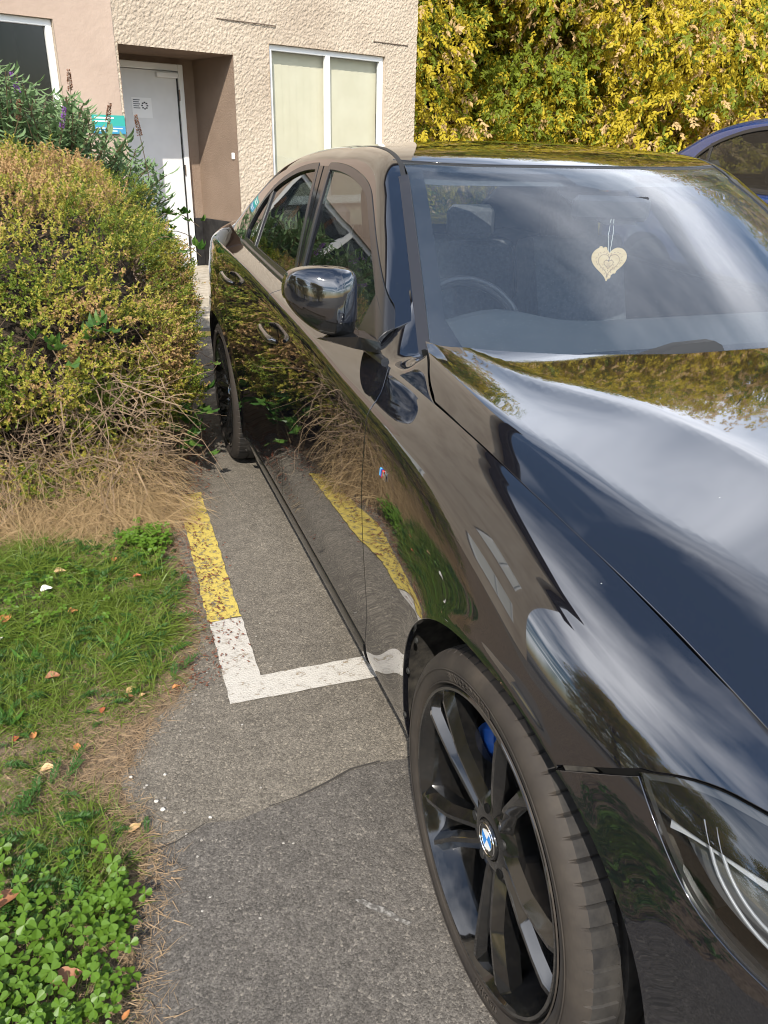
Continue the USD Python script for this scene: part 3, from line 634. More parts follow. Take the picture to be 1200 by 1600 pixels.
    # side frames with the window openings
    wi = np.array([-g[2*NQ, 0] for g in GG])
    def qtop(y):
        tgt = WG(y) + .0145 if y < 1.30 else WSEAM(y) + .003 if y > 1.36 else (WG(y) + .0145)*(1.36 - y)/.06 + (WSEAM(y) + .003)*(y - 1.30)/.06
        kk = np.clip((y - GY[0])/.02, 0, len(GY) - 1.001); i0 = int(kk); ff = kk - i0; wq = -(GG[i0, NQ:, 0]*(1 - ff) + GG[i0 + 1, NQ:, 0]*ff)
        return np.interp(-tgt, -wq, GQ[NQ:])
    yy = np.linspace(.885, 3.34, 120)
    fr = Polygon([(y, 0.0) for y in yy] + [(y, float(qtop(y))) for y in yy[::-1]]).buffer(0)
    a, b = uq(DLO_F.buffer(.010)), uq(DLO_R.buffer(.010))
    frame = fr.difference(a).difference(b)
    both('roof_pillar_frame', panel(UPPER, frame, (.025, .05), flange=.012), paint)
    both('roof_ditch_trim', panel(TOP, Polygon([(y, WSEAM(y) - .003) for y in np.linspace(1.36, 3.3, 40)] + [(y, WSEAM(y) + .010) for y in np.linspace(3.3, 1.36, 40)]), (.04, .01), lift=.0005, flange=.004), RUBBER)
    for nm, dl in (('front_side_window', DLO_F), ('rear_side_window', DLO_R)):
        gl = both(nm, panel(UPPER, uq(dl), (.04, .08), lift=-.006, flange=.003), SIDEGLASS)
        ring = uq(dl.buffer(.008)).difference(uq(dl.buffer(-.013)))
        both(nm + '_seal', panel(UPPER, ring, (.03, .06), lift=.0025, flange=.008), SATINBLACK)
    qb = Polygon([(1.905, 1.345), (1.68, .99), (1.727, .995), (2.03, 1.343)])
    both('door_pillar_cover', panel(UPPER, uq(qb), (.03, .06), lift=.001, flange=.01), GLOSSBLACK)
    both('door_pillar_gap', panel(UPPER, uq(Polygon([(1.963, 1.343), (1.703, .99), (1.708, .99), (1.969, 1.343)])), (.03, .06), lift=.0022, flange=.002), DARK)
    both('quarter_divider', panel(UPPER, uq(Polygon([(2.535, 1.262), (2.45, 1.018), (2.478, 1.02), (2.56, 1.256)])), (.03, .06), lift=.001, flange=.008), SATINBLACK)
    # belt moulding
    ys = np.linspace(.80, 2.80, 60); zb = np.array([belt_z(y) for y in ys]); ws = np.array([float(tumble(z, y)) for z, y in zip(zb, ys)])
    bm = tube(np.stack([-(ws + .001), ys, zb + .001], -1), np.concatenate([np.full(56, .0105), [.0095, .0075, .005, .001]]), 8); both('belt_moulding', smoothn(bm, 50), SATINBLACK)
    # corner between wing, bonnet and pillar
    n = 40; tt = np.linspace(0, 1, n); ua = .36 + (.96 - .36)*tt; pa, _, _ = SIDE.ev(ua, np.full(n, 4.99))
    bl = spline_pts([(np.interp(.37, H0[:, 0], H0[:, 1]) + .002, .37), (.7985, .512), (.776, .60), (.746, .685), (.728, .745), (.717, .80), (.703, .86), (.690, .92), (.680, .97)], n)
    hz = np.array([float(hood_z(w, min(y, .78))) for w, y in bl]) - .001; tz = ztop(bl[:, 0], bl[:, 1]); k_ = np.clip((bl[:, 1] - .70)/.10, 0, 1); bz = hz*(1 - k_) + (tz + .001)*k_
    pb = np.stack([-bl[:, 0], bl[:, 1], bz], -1); nc = 12; c = np.linspace(0, 1, nc)[:, None, None]
    W_ = np.clip((tt - .25)/.3, 0, 1)[None, :, None]
    V = pa[None]*(1 - c) + pb[None]*c + 4*c*(1 - c)*W_*np.array([0, 0, .003]); V = V.reshape(-1, 3); F = []
    for i in range(nc - 1):
        for j in range(n - 1): F += [[i*n + j, i*n + j + 1, (i + 1)*n + j + 1], [i*n + j, (i + 1)*n + j + 1, (i + 1)*n + j]]
    both('wing_corner', smoothn(trimesh.Trimesh(V, np.array(F)[:, ::-1], process=False), 60), paint)
    # boot lid and tail
    ud = np.linspace(2.9, 4.5, 40); e, _, _ = SIDE.ev(ud, np.full(40, 4.98)); cc = np.linspace(-1, 1, 21)
    V = np.stack([np.stack([e[:, 0]*k, e[:, 1] , e[:, 2] + .045*(1 - k*k)], -1) for k in cc]); nn = 40; F = []
    for i in range(20):
        for j in range(nn - 1): F += [[i*nn + j, i*nn + j + 1, (i + 1)*nn + j + 1], [i*nn + j, (i + 1)*nn + j + 1, (i + 1)*nn + j]]
    obj('boot_lid', smoothn(trimesh.Trimesh(V.reshape(-1, 3), np.array(F)[:, ::-1], process=False), 60), paint, t)
    # cowl below the windscreen
    V = []; F = []
    for w in np.linspace(-.72, .72, 30): V += [(w, yrear(w) - .03, float(ztop(w, yrear(w))) - .05), (w, yrear(w) + .08, float(ztop(w, yrear(w) + .08)) - .02)]
    for i in range(29): F += [[2*i, 2*i + 2, 2*i + 3], [2*i, 2*i + 3, 2*i + 1]]
    obj('scuttle', trimesh.Trimesh(np.array(V), np.array(F), process=False), RUBBER, t)
    # headlamps
    hp = pz(HEAD)
    lens = both('headlamp', panel(SIDE, hp, (.014, .04), lift=-.001, flange=.02), LENSGLASS)
    for k, side in enumerate((1, -1)):
        rim_ = pz(HEAD.buffer(-.001)).difference(pz(HEAD.buffer(-.007)))
        def part(nm, m, mat): obj(nm, m if side == 1 else mirror(m), mat, lens[k])
        part('lamp_edge', panel(SIDE, rim_, (.014, .04), lift=-.004, rim=False), RUBBER)
        part('lamp_housing', panel(SIDE, pz(HEAD.buffer(-.002)), (.02, .05), lift=-.045, rim=False), LAMPDARK)
        part('lamp_brow', panel(SIDE, pz(Polygon([(a, b - .012) for a, b in HEAD_TOP[3:]] + [(a - .010, b - .060) for a, b in HEAD_TOP[3:][::-1]])), (.02, .03), lift=-.02), LAMPBROW)
        for gpts in ([(-.382, .722), (-.390, .712), (-.411, .686), (-.448, .656), (-.498, .634), (-.56, .625), (-.70, .635)], [(-.398, .722), (-.407, .710), (-.426, .689), (-.460, .664), (-.50, .650), (-.56, .645), (-.68, .655)]):
            gs_ = spline_pts(gpts, 30); q, nrm, _ = SIDE.ev(gs_[:, 0], s_of(gs_[:, 0], gs_[:, 1]))
            part('light_guide', smoothn(tube(q - nrm*.016, .0021, 8), 60), LAMPLED)
        for yy_, zz_, r_ in ((-.545, .685, .034), (-.66, .685, .034)):
            q, nrm, _ = SIDE.ev(np.array([yy_]), s_of(yy_, zz_)); m = trimesh.creation.icosphere(3, r_); m.apply_translation(q[0] - nrm[0]*.055); part('lamp_projector', smoothn(m, 60), LAMPGREY)
    # wheels
    for yc, rear in ((0, False), (2.851, True)):
        for side in (-1, 1):
            w = make_wheel(t, rear=rear); place(w, (side*.9055 if not rear else side*.902, yc, .331), mirror_x=(side == 1))
    # door mirrors
    st_m = np.array([(-1.004, 1.112, 1.100, .930, .945), (-.998, 1.134, 1.080, .912, .952), (-.985, 1.150, 1.058, .893, .956), (-.955, 1.158, 1.028, .870, .957), (-.925, 1.160, 1.010, .857, .957), (-.897, 1.159, 1.002, .850, .957), (-.885, 1.158, 1.001, .851, .957), (-.865, 1.155, 1.000, .862, .957), (-.848, 1.149, 1.002, .878, .956), (-.838, 1.138, 1.008, .895, .954), (-.833, 1.118, 1.028, .915, .945)])
    tm_ = np.linspace(0, 1, len(st_m)); st_f = PchipInterpolator(tm_, st_m, axis=0)(np.linspace(0, 1, 90)); nn_ = 72; ta_ = np.arange(nn_)*2*PI/nn_
    ex = .42; cy, cz_ = np.sign(np.cos(ta_))*np.abs(np.cos(ta_))**ex, np.sign(np.sin(ta_))*np.abs(np.sin(ta_))**ex
    RV = np.zeros((90, nn_, 3))
    for i, (x_, zt_, zb_, yf_, yr_) in enumerate(st_f): RV[i, :, 0] = x_; RV[i, :, 1] = .5*(yf_ + yr_) - .5*(yr_ - yf_)*cy; RV[i, :, 2] = .5*(zt_ + zb_) + .5*(zt_ - zb_)*cz_
    RV[:, :, 1] += .018*((RV[:, :, 2] - 1.08)/.08)**2*np.clip((.92 - RV[:, :, 1])/.06, 0, 1)
    V = np.vstack([RV.reshape(-1, 3), RV[0].mean(0)[None], RV[-1].mean(0)[None]]); F = []
    for i in range(89):
        for j in range(nn_): p, q = i*nn_ + j, i*nn_ + (j + 1) % nn_; F += [[p, q, q + nn_], [p, q + nn_, p + nn_]]
    for j in range(nn_): F += [[90*nn_, (j + 1) % nn_, j], [90*nn_ + 1, 89*nn_ + j, 89*nn_ + (j + 1) % nn_]]
    hm = trimesh.Trimesh(V, np.array(F), process=False); trimesh.repair.fix_normals(hm); V, F, Nn = smoothn(hm, 180)
    lowm = V[:, 2] < 1.042 + .42*np.clip(-.885 - V[:, 0], 0, 1) ; fl = lowm[F].all(1)
    mh = both('wing_mirror', (V, F[~fl], Nn), paint); Vl = V.copy(); Vl -= Nn*.0035; both('mirror_lower_cover', (Vl, F, Nn), GLOSSBLACK, t)
    both('mirror_glass', smoothn(box((-.96, .9572, 1.06), (-.85, .9585, 1.14), .0005), 20), CHROME)
    arm = trimesh.convex.convex_hull(np.array([(-.93, .90, 1.002), (-.85, .84, 1.012), (-.85, .94, 1.012), (-.80, .835, .998), (-.80, .965, .998), (-.80, .835, .972), (-.80, .965, .972), (-.93, .92, .996), (-.86, .85, .984)]))
    both('mirror_arm', smoothn(arm, 20), GLOSSBLACK, mh[0] if False else t)
    tri = UPPER
    both('mirror_triangle', panel(UPPER, uq(Polygon([(.885, .96), (.885, 1.01), (1.02, 1.075), (1.03, .972)])), (.03, .06), lift=.0035, flange=.008), SATINBLACK)
    gp = [(-1.0, .955, 1.10), (-.86, .955, 1.145), (-.86, .955, 1.015), (-.95, .955, 1.03)]
    # door handles
    for yc, zc in ((1.645, .858), (2.415, .918)):
        yy = np.linspace(-.105, .105, 16); P, N_, _ = SIDE.ev(yc + yy, s_of(yc + yy, zc + yy*.06)); off = .012 + .020*np.clip(1 - (np.abs(yy)/.105)**4, 0, 1)
        h = tube(P + N_*off[:, None], .0125*np.clip(1.25 - (np.abs(yy)/.105)**3*.75, .3, 1), 10); h.vertices[:, 2] = h.vertices[:, 2]
        q = Point(0, 0).buffer(1.0, 24); cup = Polygon([(yc - .02 + .055*a, zc + .034*b) for a, b in q.exterior.coords])
        dh = both('door_handle', smoothn(h, 60), paint)
        both('handle_recess', panel(SIDE, pz(cup), (.01, .03), lift=.001, rim=False), GLOSSBLACK)
    # wing emblem: three stripes and a letter
    for k, (mat_, a0_, a1_) in enumerate(((BADGEBLUEL, .0, .0075), (BADGENAVY, .0085, .0145), (BADGERED, .0155, .0215))):
        u0 = .553
        both('wing_emblem', panel(SIDE, pz(Polygon([(u0 - a0_, .792), (u0 - a1_, .792), (u0 - a1_ - .005, .809), (u0 - a0_ - .005, .809)])), (.01, .03), lift=.0025, flange=.003), mat_)
    P, N_, _ = SIDE.ev(np.array([.51]), s_of(.51, .80))
    tm = meshkit.text_mesh('M', .0165, .002, bold=True); v = tm.vertices.copy(); nv = N_[0]; q = np.cross(nv, [0, 1, 0]); up = np.cross([0, 1, 0], nv); up = up/np.linalg.norm(up)*np.sign(np.cross([0, 1, 0], nv)[2])
    V = P[0] + nv*.0012 + np.outer(v[:, 0] - .02, [0, -1., 0]) + np.outer(v[:, 1] - .008, up) + np.outer(v[:, 2], nv)
    obj('wing_emblem', smoothn(trimesh.Trimesh(V, tm.faces, process=False), 20), CHROME, t)
    # wipers
    pth = [(.42, yrear(.42) + .0), (.25, .578), (.05, .573), (-.15, .580), (-.45, .628)]
    for off in (0.0, ):
        a = spline_pts([(p[0], p[1]) for p in pth], 30); z = ztop(a[:, 0], a[:, 1]); P = np.stack([a[:, 0], a[:, 1], z + .006], -1)
        hump = trimesh.convex.convex_hull(np.array([(-.30, .565, .975), (-.05, .560, .975), (-.22, .585, 1.000), (-.17, .585, 1.014), (-.08, .582, 1.018), (-.06, .578, 1.008), (-.30, .61, .985), (-.05, .605, .985), (-.17, .615, 1.012), (-.08, .612, 1.016)]))
        obj('wiper_arm', catm([tube(P, np.linspace(.008, .004, 30), 6), hump]), RUBBER, t, smooth=25)
        b2 = spline_pts([(.62, .705), (.45, .645), (.2, .59), (.0, .575)], 30); z = ztop(b2[:, 0], b2[:, 1]); obj('wiper_arm', tube(np.stack([b2[:, 0], b2[:, 1], z + .005], -1), .005, 6), RUBBER, t, smooth=40)
    # cabin
    gx = np.linspace(-.70, .70, 29); gy = np.linspace(.62, 1.24, 14); V = []; F = []
    for y in gy:
        for x in gx:
            w = x*np.interp(y, [.62, .85, 1.24], [.85, 1.0, 1.02]); zt_ = .955 - .03*np.clip((y - 1.1)/.14, 0, 1)**2 + .05*math.exp(-((x + .36)/.17)**2 - ((y - 1.13)/.09)**2)
            V.append((w, y, min(zt_, float(ztop(w, y)) - .02)))
    nx = len(gx)
    for i in range(len(gy) - 1):
        for j in range(nx - 1): F += [[i*nx + j, i*nx + j + 1, (i + 1)*nx + j + 1], [i*nx + j, (i + 1)*nx + j + 1, (i + 1)*nx + j]]
    dtop = trimesh.Trimesh(np.array(V), np.array(F), process=False)
    dsh = obj('dashboard', catm([dtop, box((-.71, 1.235, .55), (.71, 1.25, .925)), box((-.12, 1.2, .3), (.12, 2.0, .62), .03)]), DASH, t, smooth=50)
    obj('dashboard_vent', box((-.30, .75, .952), (.02, .775, .9585), .002), DARK, dsh, smooth=False)
    ring = trimesh.creation.torus(.178, .0165, major_sections=48, minor_sections=12); ring = rot(ring, [1, 0, 0], math.radians(62)); ring.apply_translation([-.36, 1.30, .885])
    sw = obj('steering_wheel', catm([ring, rot(box((-.17, -.02, -.012), (.17, .03, .012), .008), [1, 0, 0], math.radians(-28), (0, 0, 0)).apply_translation([-.36, 1.30, .885]), box((-.43, 1.26, .83), (-.29, 1.31, .93), .02)]), DASHLINE, t, smooth=40)
    arc = np.radians(np.linspace(25, 155, 20)); c_ = np.stack([.178*np.cos(arc), .178*np.sin(arc)*math.cos(math.radians(62)) , .178*np.sin(arc)*math.sin(math.radians(62))], -1) + [-.36, 1.288, .893]
    obj('wheel_trim', tube(c_, .0095, 8), SATIN, sw, smooth=60)
    def seat(x0, y0, par):
        s = group_node('seat', par)
        def pad(prof, hw, name):
            pr = Polygon(prof).buffer(.03).buffer(-.0); m = trimesh.creation.extrude_polygon(pr, 2*hw - .08, engine='earcut'); v = m.vertices.copy(); m.vertices = np.stack([v[:, 2] - (hw - .04), v[:, 0], v[:, 1]], -1)
            big = m.convex_hull if False else m
            big.apply_translation([x0, y0, 0]); trimesh.repair.fix_normals(big); obj(name, big, CABIN, s, smooth=40)
        pad([(-.28, .36), (-.28, .50), (.22, .46), (.22, .34)], .25, 'cushion'); pad([(.20, .45), (.34, .45), (.50, 1.06), (.42, 1.08)], .235, 'backrest'); pad([(.43, 1.10), (.50, 1.10), (.53, 1.24), (.46, 1.26)], .13, 'headrest')
        obj('headrest_post', catm([tube([(x0 + d, y0 + .46, 1.02), (x0 + d, y0 + .47, 1.12)], .007, 6) for d in (-.06, .06)]), CHROME, s)
    seat(-.37, 1.52, t); seat(.37, 1.52, t)
    obj('rear_bench', catm([box((-.62, 2.30, .35), (.62, 2.75, .52), .04), rot(box((-.62, 2.72, .45), (.62, 2.84, 1.02), .04), [1, 0, 0], math.radians(-18), (0, 2.75, .45)), box((-.5, 2.88, 1.0), (-.25, 2.96, 1.16), .03), box((.25, 2.88, 1.0), (.5, 2.96, 1.16), .03), box((-.62, 2.9, .95), (.62, 3.3, .99), .02)]), CABIN, t, smooth=30)
    obj('headlining', panel(TOP, roofp.buffer(.06), (.06, .08), lift=-.035, rim=False), CABIN, t)
    iz = box((-.115, -.012, -.033), (.115, .016, .033), .012); iz = rot(iz, [0, 0, 1], -.16); iz = rot(iz, [1, 0, 0], .1); iz.apply_translation([-.02, 1.145, 1.262])
    im = obj('interior_mirror', iz, DASHLINE, t, smooth=30); obj('mirror_mount', catm([tube([(-.02, 1.16, 1.255), (0, 1.20, 1.26)], .01, 6), trimesh.convex.convex_hull(np.array([(-.09, 1.2, 1.262), (.09, 1.2, 1.262), (-.05, 1.12, 1.222), (.05, 1.12, 1.222), (-.12, 1.28, 1.30), (.12, 1.28, 1.30), (-.05, 1.25, 1.235), (.05, 1.25, 1.235)]))]), DASHLINE, im, smooth=20)
    return dict(bonnet=hood)
SATINBLACK = plain('satin_black_trim', (.012, .012, .013), .22, spec=.6)
FRIT = plain('windscreen_border_black', (.008, .008, .009), .35, spec=.3)
LAMPDARK = plain('lamp_housing_black', (.085, .088, .092), .35, .3, spec=.5)
BADGEBLUEL = plain('badge_light_blue', (.1, .4, .75), .2)
# ------------------------------------------------------------------ ground
def sheet(poly, z, mat, name, step=None, **t):
    v, f = trimesh.creation.triangulate_polygon(poly, engine='earcut')
    v3 = np.column_stack([v, np.full(len(v), z)])
    m = trimesh.Trimesh(v3, f, process=False)
    if m.face_normals[:, 2].mean() < 0: m.invert()
    return obj(name, m, mat, None, smooth=False, **t)
def tarmac(name, c1, c2, chip, seed):
    return look(name, {'g': ('geometry', {}), 'mp': ('mapping', {'location': (seed, seed*.7, 0)}), 'big': ('noise_texture', {'scale': 1.4, 'detail': 6.0, 'roughness': .6}), 'rb': ('rgb_ramp', {'ramp': [(.3, c1), (.7, c2)]}),
        'v': ('voronoi_texture', {'scale': 215.0}), 'vs': ('separate_color', {}), 'rv': ('rgb_ramp', {'ramp': [(0, (.62, .61, .60)), (.35, (.88, .87, .86)), (.75, (1.03, 1.02, 1.01)), (.93, (1.22, 1.21, 1.19)), (.985, chip), (1, chip)]}),
        'm': ('mix_color', {'blend_type': 'multiply', 'fac': 1.0, 'use_clamp': False}),
        'v3': ('voronoi_texture', {'scale': 420.0}), 'vs3': ('separate_color', {}), 'r3': ('rgb_ramp', {'ramp': [(0, (.62, .61, .6)), (.6, (1.0, 1.0, 1.0)), (.93, (1.2, 1.2, 1.18)), (1, (1.4, 1.38, 1.33))]}), 'm3': ('mix_color', {'blend_type': 'multiply', 'fac': 1.0, 'use_clamp': False}),
        'mid': ('noise_texture', {'scale': 22.0, 'detail': 4.0, 'roughness': .6}), 'rm': ('rgb_ramp', {'ramp': [(.3, (.82, .82, .82)), (.7, (1.14, 1.14, 1.14))]}), 'm2': ('mix_color', {'blend_type': 'multiply', 'fac': 1.0, 'use_clamp': False}),
        'n': ('noise_texture', {'scale': 260.0, 'detail': 3.0, 'roughness': .65}), 'ad': ('math', {'math_type': 'multiply_add', 'value2': -.9}), 'b': ('bump', {'strength': .42, 'distance': .0028}), 'p': ('principled_bsdf', {'roughness': .82, 'specular_ior_level': .35})},
        [('g.position', 'mp.vector'), ('mp.vector', 'big.vector'), ('big.fac', 'rb.fac'), ('mp.vector', 'v.vector'), ('v.color', 'vs.color'), ('vs.r', 'rv.fac'), ('rb.color', 'm.a'), ('rv.color', 'm.b'),
         ('mp.vector', 'mid.vector'), ('mid.fac', 'rm.fac'), ('m.result', 'm2.a'), ('rm.color', 'm2.b'), ('mp.vector', 'v3.vector'), ('v3.color', 'vs3.color'), ('vs3.r', 'r3.fac'), ('m2.result', 'm3.a'), ('r3.color', 'm3.b'), ('m3.result', 'p.base_color'),
         ('mp.vector', 'n.vector'), ('v.distance', 'ad.value1'), ('n.fac', 'ad.value3'), ('ad.value', 'b.height'), ('b.normal', 'p.normal')])
CRACKB = plain('render_crack_shadow', (.10, .07, .05), .9); PANEGREY = plain('far_window_net', (.62, .62, .58), .5, spec=.6)
TARMAC = tarmac('old_tarmac', (.130, .116, .097), (.175, .157, .131), (1.6, 1.57, 1.5), 0)
TARMAC2 = tarmac('newer_tarmac', (.084, .077, .069), (.120, .110, .099), (1.65, 1.62, 1.55), 5)
rs = np.random.RandomState(7)
VB = np.array([(-1.44, -4.), (-1.445, -1.5), (-1.45, -.3), (-1.439, .074), (-1.41, .263), (-1.375, .447), (-1.416, .557), (-1.462, .70), (-1.40, .84), (-1.29, 1.0), (-1.205, 1.25), (-1.19, 1.66), (-1.217, 2.02), (-1.165, 2.35), (-1.08, 2.8), (-1.0, 3.2), (-.98, 4.2), (-1.0, 5.0), (-1.3, 5.6), (-6, 5.6)])
def xb(y): return np.interp(y, VB[:18, 1], VB[:18, 0])
big = Polygon([(-70, -70), (90, -70), (90, 90), (-70, 90)])
sheet(big, 0.0, TARMAC, 'tarmac', kind='structure')
yy = np.linspace(0, 1, 70); ex = -1.60 + 5.0*yy; ey = .475 + .19*(ex + 1.365)*1.0 + .0; ey = np.where(ex > -.4, ey[np.argmin(np.abs(ex + .4))] - .0*(ex), ey) + (fb := (meshkit.fbm(np.stack([ex*9, 0*ex, 0*ex], -1), 4) - .5)*.075)
sheet(Polygon(list(zip(ex, ey)) + [(3.4, -6), (-1.6, -6)]), .004, TARMAC2, 'newer_tarmac', kind='structure')
CRACK = plain('tarmac_crack', (.035, .031, .027), .95)
cr = []
keep = meshkit.noise(np.stack([ex*14, 0*ex + 3, 0*ex], -1)) > .36
ck = [(x, y) for x, y in zip(ex, ey) if x < .2]
L_ = LineString(ck); parts_ = []
for i in range(len(ck) - 1):
    if meshkit.noise(np.array([ck[i][0]*16, 5., 1.])) > .46: parts_.append(LineString(ck[i:i + 2]).buffer(.0008 + .0035*float(meshkit.noise(np.array([ck[i][0]*30, 2., 2.])))))
cp = shapely.unary_union(parts_)
cps = list(getattr(cp, 'geoms', [cp]))
v, f, o = [], [], 0
for g in cps:
    a, b = trimesh.creation.triangulate_polygon(g, engine='earcut'); v.append(np.column_stack([a, np.full(len(a), .0072)])); f.append(b + o); o += len(a)
crk = trimesh.Trimesh(np.vstack(v), np.vstack(f), process=False); obj('tarmac_crack', crk, CRACK, None, smooth=False, kind='structure')

# painted bay lines
def linepaint(name, c, under, thr):
    return look(name, {'g': ('geometry', {}), 'n': ('noise_texture', {'scale': 34.0, 'detail': 8.0, 'roughness': .75}), 'v': ('voronoi_texture', {'scale': 170.0}), 'vs': ('separate_color', {}), 'a': ('math', {'math_type': 'multiply_add', 'value2': .16}),
        'r': ('rgb_ramp', {'ramp': [(thr - .03, under), (thr + .03, tuple(.75*x for x in c)), (thr + .09, c), (1, tuple(min(.85, 1.1*x) for x in c))]}), 'b': ('bump', {'strength': .5, 'distance': .003}), 'p': ('principled_bsdf', {'roughness': .7, 'specular_ior_level': .3})},
        [('g.position', 'n.vector'), ('g.position', 'v.vector'), ('v.color', 'vs.color'), ('vs.r', 'a.value1'), ('n.fac', 'a.value3'), ('a.value', 'r.fac'), ('r.color', 'p.base_color'), ('v.distance', 'b.height'), ('b.normal', 'p.normal')])
YELLOW = linepaint('yellow_line_paint', (.49, .38, .09), (.15, .13, .10), .50)
WHITE = linepaint('white_line_paint', (.44, .415, .375), (.25, .20, .14), .45)
def rough_poly(pts, amp=.006, seed=1):
    c = dens(np.array(list(pts) + [pts[0]], float), .02)[:-1]
    d = np.stack([meshkit.fbm(np.column_stack([c*38, np.full(len(c), seed)]), 3) - .5, meshkit.fbm(np.column_stack([c*38, np.full(len(c), seed + 9)]), 3) - .5], -1)
    return Polygon(c + d*amp*2).buffer(0)
sheet(rough_poly([(-1.196, 1.345), (-1.090, 1.352), (-1.087, 2.42), (-1.188, 2.40)], .007, 1), .004, YELLOW, 'yellow_bay_line', kind='structure')
sheet(rough_poly([(-1.192, .912), (-1.192, 1.342), (-1.087, 1.348), (-1.089, 1.018), (1.2, 1.012), (1.2, .905)], .004, 2), .004, WHITE, 'white_bay_line', kind='structure')
sheet(rough_poly([(-.8, 5.78), (-.8, 5.60), (4.5, 5.30), (4.5, 5.40)], .006, 3), .004, YELLOW, 'yellow_bay_line', kind='structure')
sheet(rough_poly([(1.35, 5.3), (1.45, 5.3), (1.45, 1.0), (1.35, 1.0)], .006, 4), .004, YELLOW, 'yellow_bay_line', kind='structure')
SCUFF = look('scuffed_tarmac', {'g': ('geometry', {}), 'n': ('noise_texture', {'scale': 120.0, 'detail': 4.0}), 'r': ('rgb_ramp', {'ramp': [(.44, (.085, .078, .07)), (.56, (.20, .19, .175)), (.75, (.32, .305, .285))]}), 'p': ('principled_bsdf', {'roughness': .85})}, [('g.position', 'n.vector'), ('n.fac', 'r.fac'), ('r.color', 'p.base_color')])
for pts, s in (([(-1.052, .205), (-1.02, .17), (-.964, .115), (-.958, .122), (-1.0, .172), (-1.035, .205)], 5),):
    sheet(rough_poly(pts, .006, s), .0075, SCUFF, 'tarmac_scuff', kind='structure')

# verge of soil, a little uneven
SOIL = speckled('verge_soil', (.09, .065, .042), (.22, .165, .11), 55, .95, .8, 160, 6, dist=.006)
gx, gy = np.meshgrid(np.linspace(0, 1, 90), np.linspace(-4, 5.4, 380), indexing='ij')
bx = xb(gy) + .035*(meshkit.fbm(np.stack([gy*7, 0*gy, 0*gy], -1), 4) - .5); X = bx - (gx**2)*4.6
soft = np.clip((bx - X)/.10, 0, 1)
Zs = -.004 + .012*soft + .035*np.clip((bx - X - .1)/.6, 0, 1) + .012*soft*(meshkit.fbm(np.stack([X*11, gy*11, 0*gy], -1), 4) - .5)
V = np.stack([X, gy, Zs], -1).reshape(-1, 3); n2 = 380; ii, jj = [a.ravel() for a in np.meshgrid(np.arange(89), np.arange(379), indexing='ij')]
F = np.vstack([np.stack([ii*n2 + jj, ii*n2 + jj + 1, (ii + 1)*n2 + jj + 1], 1), np.stack([ii*n2 + jj, (ii + 1)*n2 + jj + 1, (ii + 1)*n2 + jj], 1)])
obj('verge', trimesh.Trimesh(V, F, process=False), SOIL, None, smooth=True, kind='structure')
def soil_z(x, y):
    d = xb(y) - x; return -.004 + .012*np.clip(d/.10, 0, 1) + .035*np.clip((d - .1)/.6, 0, 1)

# ------------------------------------------------------------------ building
WD = np.array([math.sin(math.radians(68)), math.cos(math.radians(68)), 0]); WN = np.array([WD[1], -WD[0], 0]); WP = np.array([.042, 7.8, 0])
def bw(d, n, z): return WP + np.multiply.outer(np.asarray(d, float), WD) + np.multiply.outer(np.asarray(n, float), WN) + np.multiply.outer(np.asarray(z, float), [0, 0, 1.])
def bbox(d0, d1, n0, n1, z0, z1, bev=0.0):
    m = box((d0, n0, z0), (d1, n1, z1), bev); v = m.vertices.copy(); m.vertices = WP + v[:, :1]*WD + v[:, 1:2]*WN + v[:, 2:3]*np.array([0, 0, 1.]); m.invert() if m.volume < 0 else None
    return m
def bquad(pts): return trimesh.Trimesh(np.array([bw(*p) for p in pts]), np.array([[0, 1, 2], [0, 2, 3]]), process=False)
ROUGH = look('rough_cast_render', {'g': ('geometry', {}), 'n0': ('noise_texture', {'scale': .9, 'detail': 5.0, 'roughness': .6}), 'r0': ('rgb_ramp', {'ramp': [(.3, (.40, .325, .25)), (.5, (.49, .41, .32)), (.72, (.55, .47, .375))]}),
        'n': ('noise_texture', {'scale': 42.0, 'detail': 6.0, 'roughness': .7, 'distortion': .4}), 'b': ('bump', {'strength': .9, 'distance': .02}), 'p': ('principled_bsdf', {'roughness': .92, 'specular_ior_level': .15})},
        [('g.position', 'n0.vector'), ('n0.fac', 'r0.fac'), ('r0.color', 'p.base_color'), ('g.position', 'n.vector'), ('n.fac', 'b.height'), ('b.normal', 'p.normal')])
SMOOTHR = look('smooth_render', {'g': ('geometry', {}), 'n0': ('noise_texture', {'scale': 1.3, 'detail': 6.0, 'roughness': .65}), 'r0': ('rgb_ramp', {'ramp': [(.3, (.38, .285, .225)), (.7, (.46, .355, .285))]}),
        'n': ('noise_texture', {'scale': 30.0, 'detail': 6.0, 'roughness': .7}), 'b': ('bump', {'strength': .5, 'distance': .008}), 'p': ('principled_bsdf', {'roughness': .9, 'specular_ior_level': .15})},
        [('g.position', 'n0.vector'), ('n0.fac', 'r0.fac'), ('r0.color', 'p.base_color'), ('g.position', 'n.vector'), ('n.fac', 'b.height'), ('b.normal', 'p.normal')])
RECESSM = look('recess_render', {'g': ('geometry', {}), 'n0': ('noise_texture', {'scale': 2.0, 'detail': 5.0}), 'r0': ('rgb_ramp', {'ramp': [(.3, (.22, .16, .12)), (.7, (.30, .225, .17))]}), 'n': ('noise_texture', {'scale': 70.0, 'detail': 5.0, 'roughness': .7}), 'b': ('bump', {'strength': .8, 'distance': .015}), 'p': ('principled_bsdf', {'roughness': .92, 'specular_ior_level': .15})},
        [('g.position', 'n0.vector'), ('n0.fac', 'r0.fac'), ('r0.color', 'p.base_color'), ('g.position', 'n.vector'), ('n.fac', 'b.height'), ('b.normal', 'p.normal')])
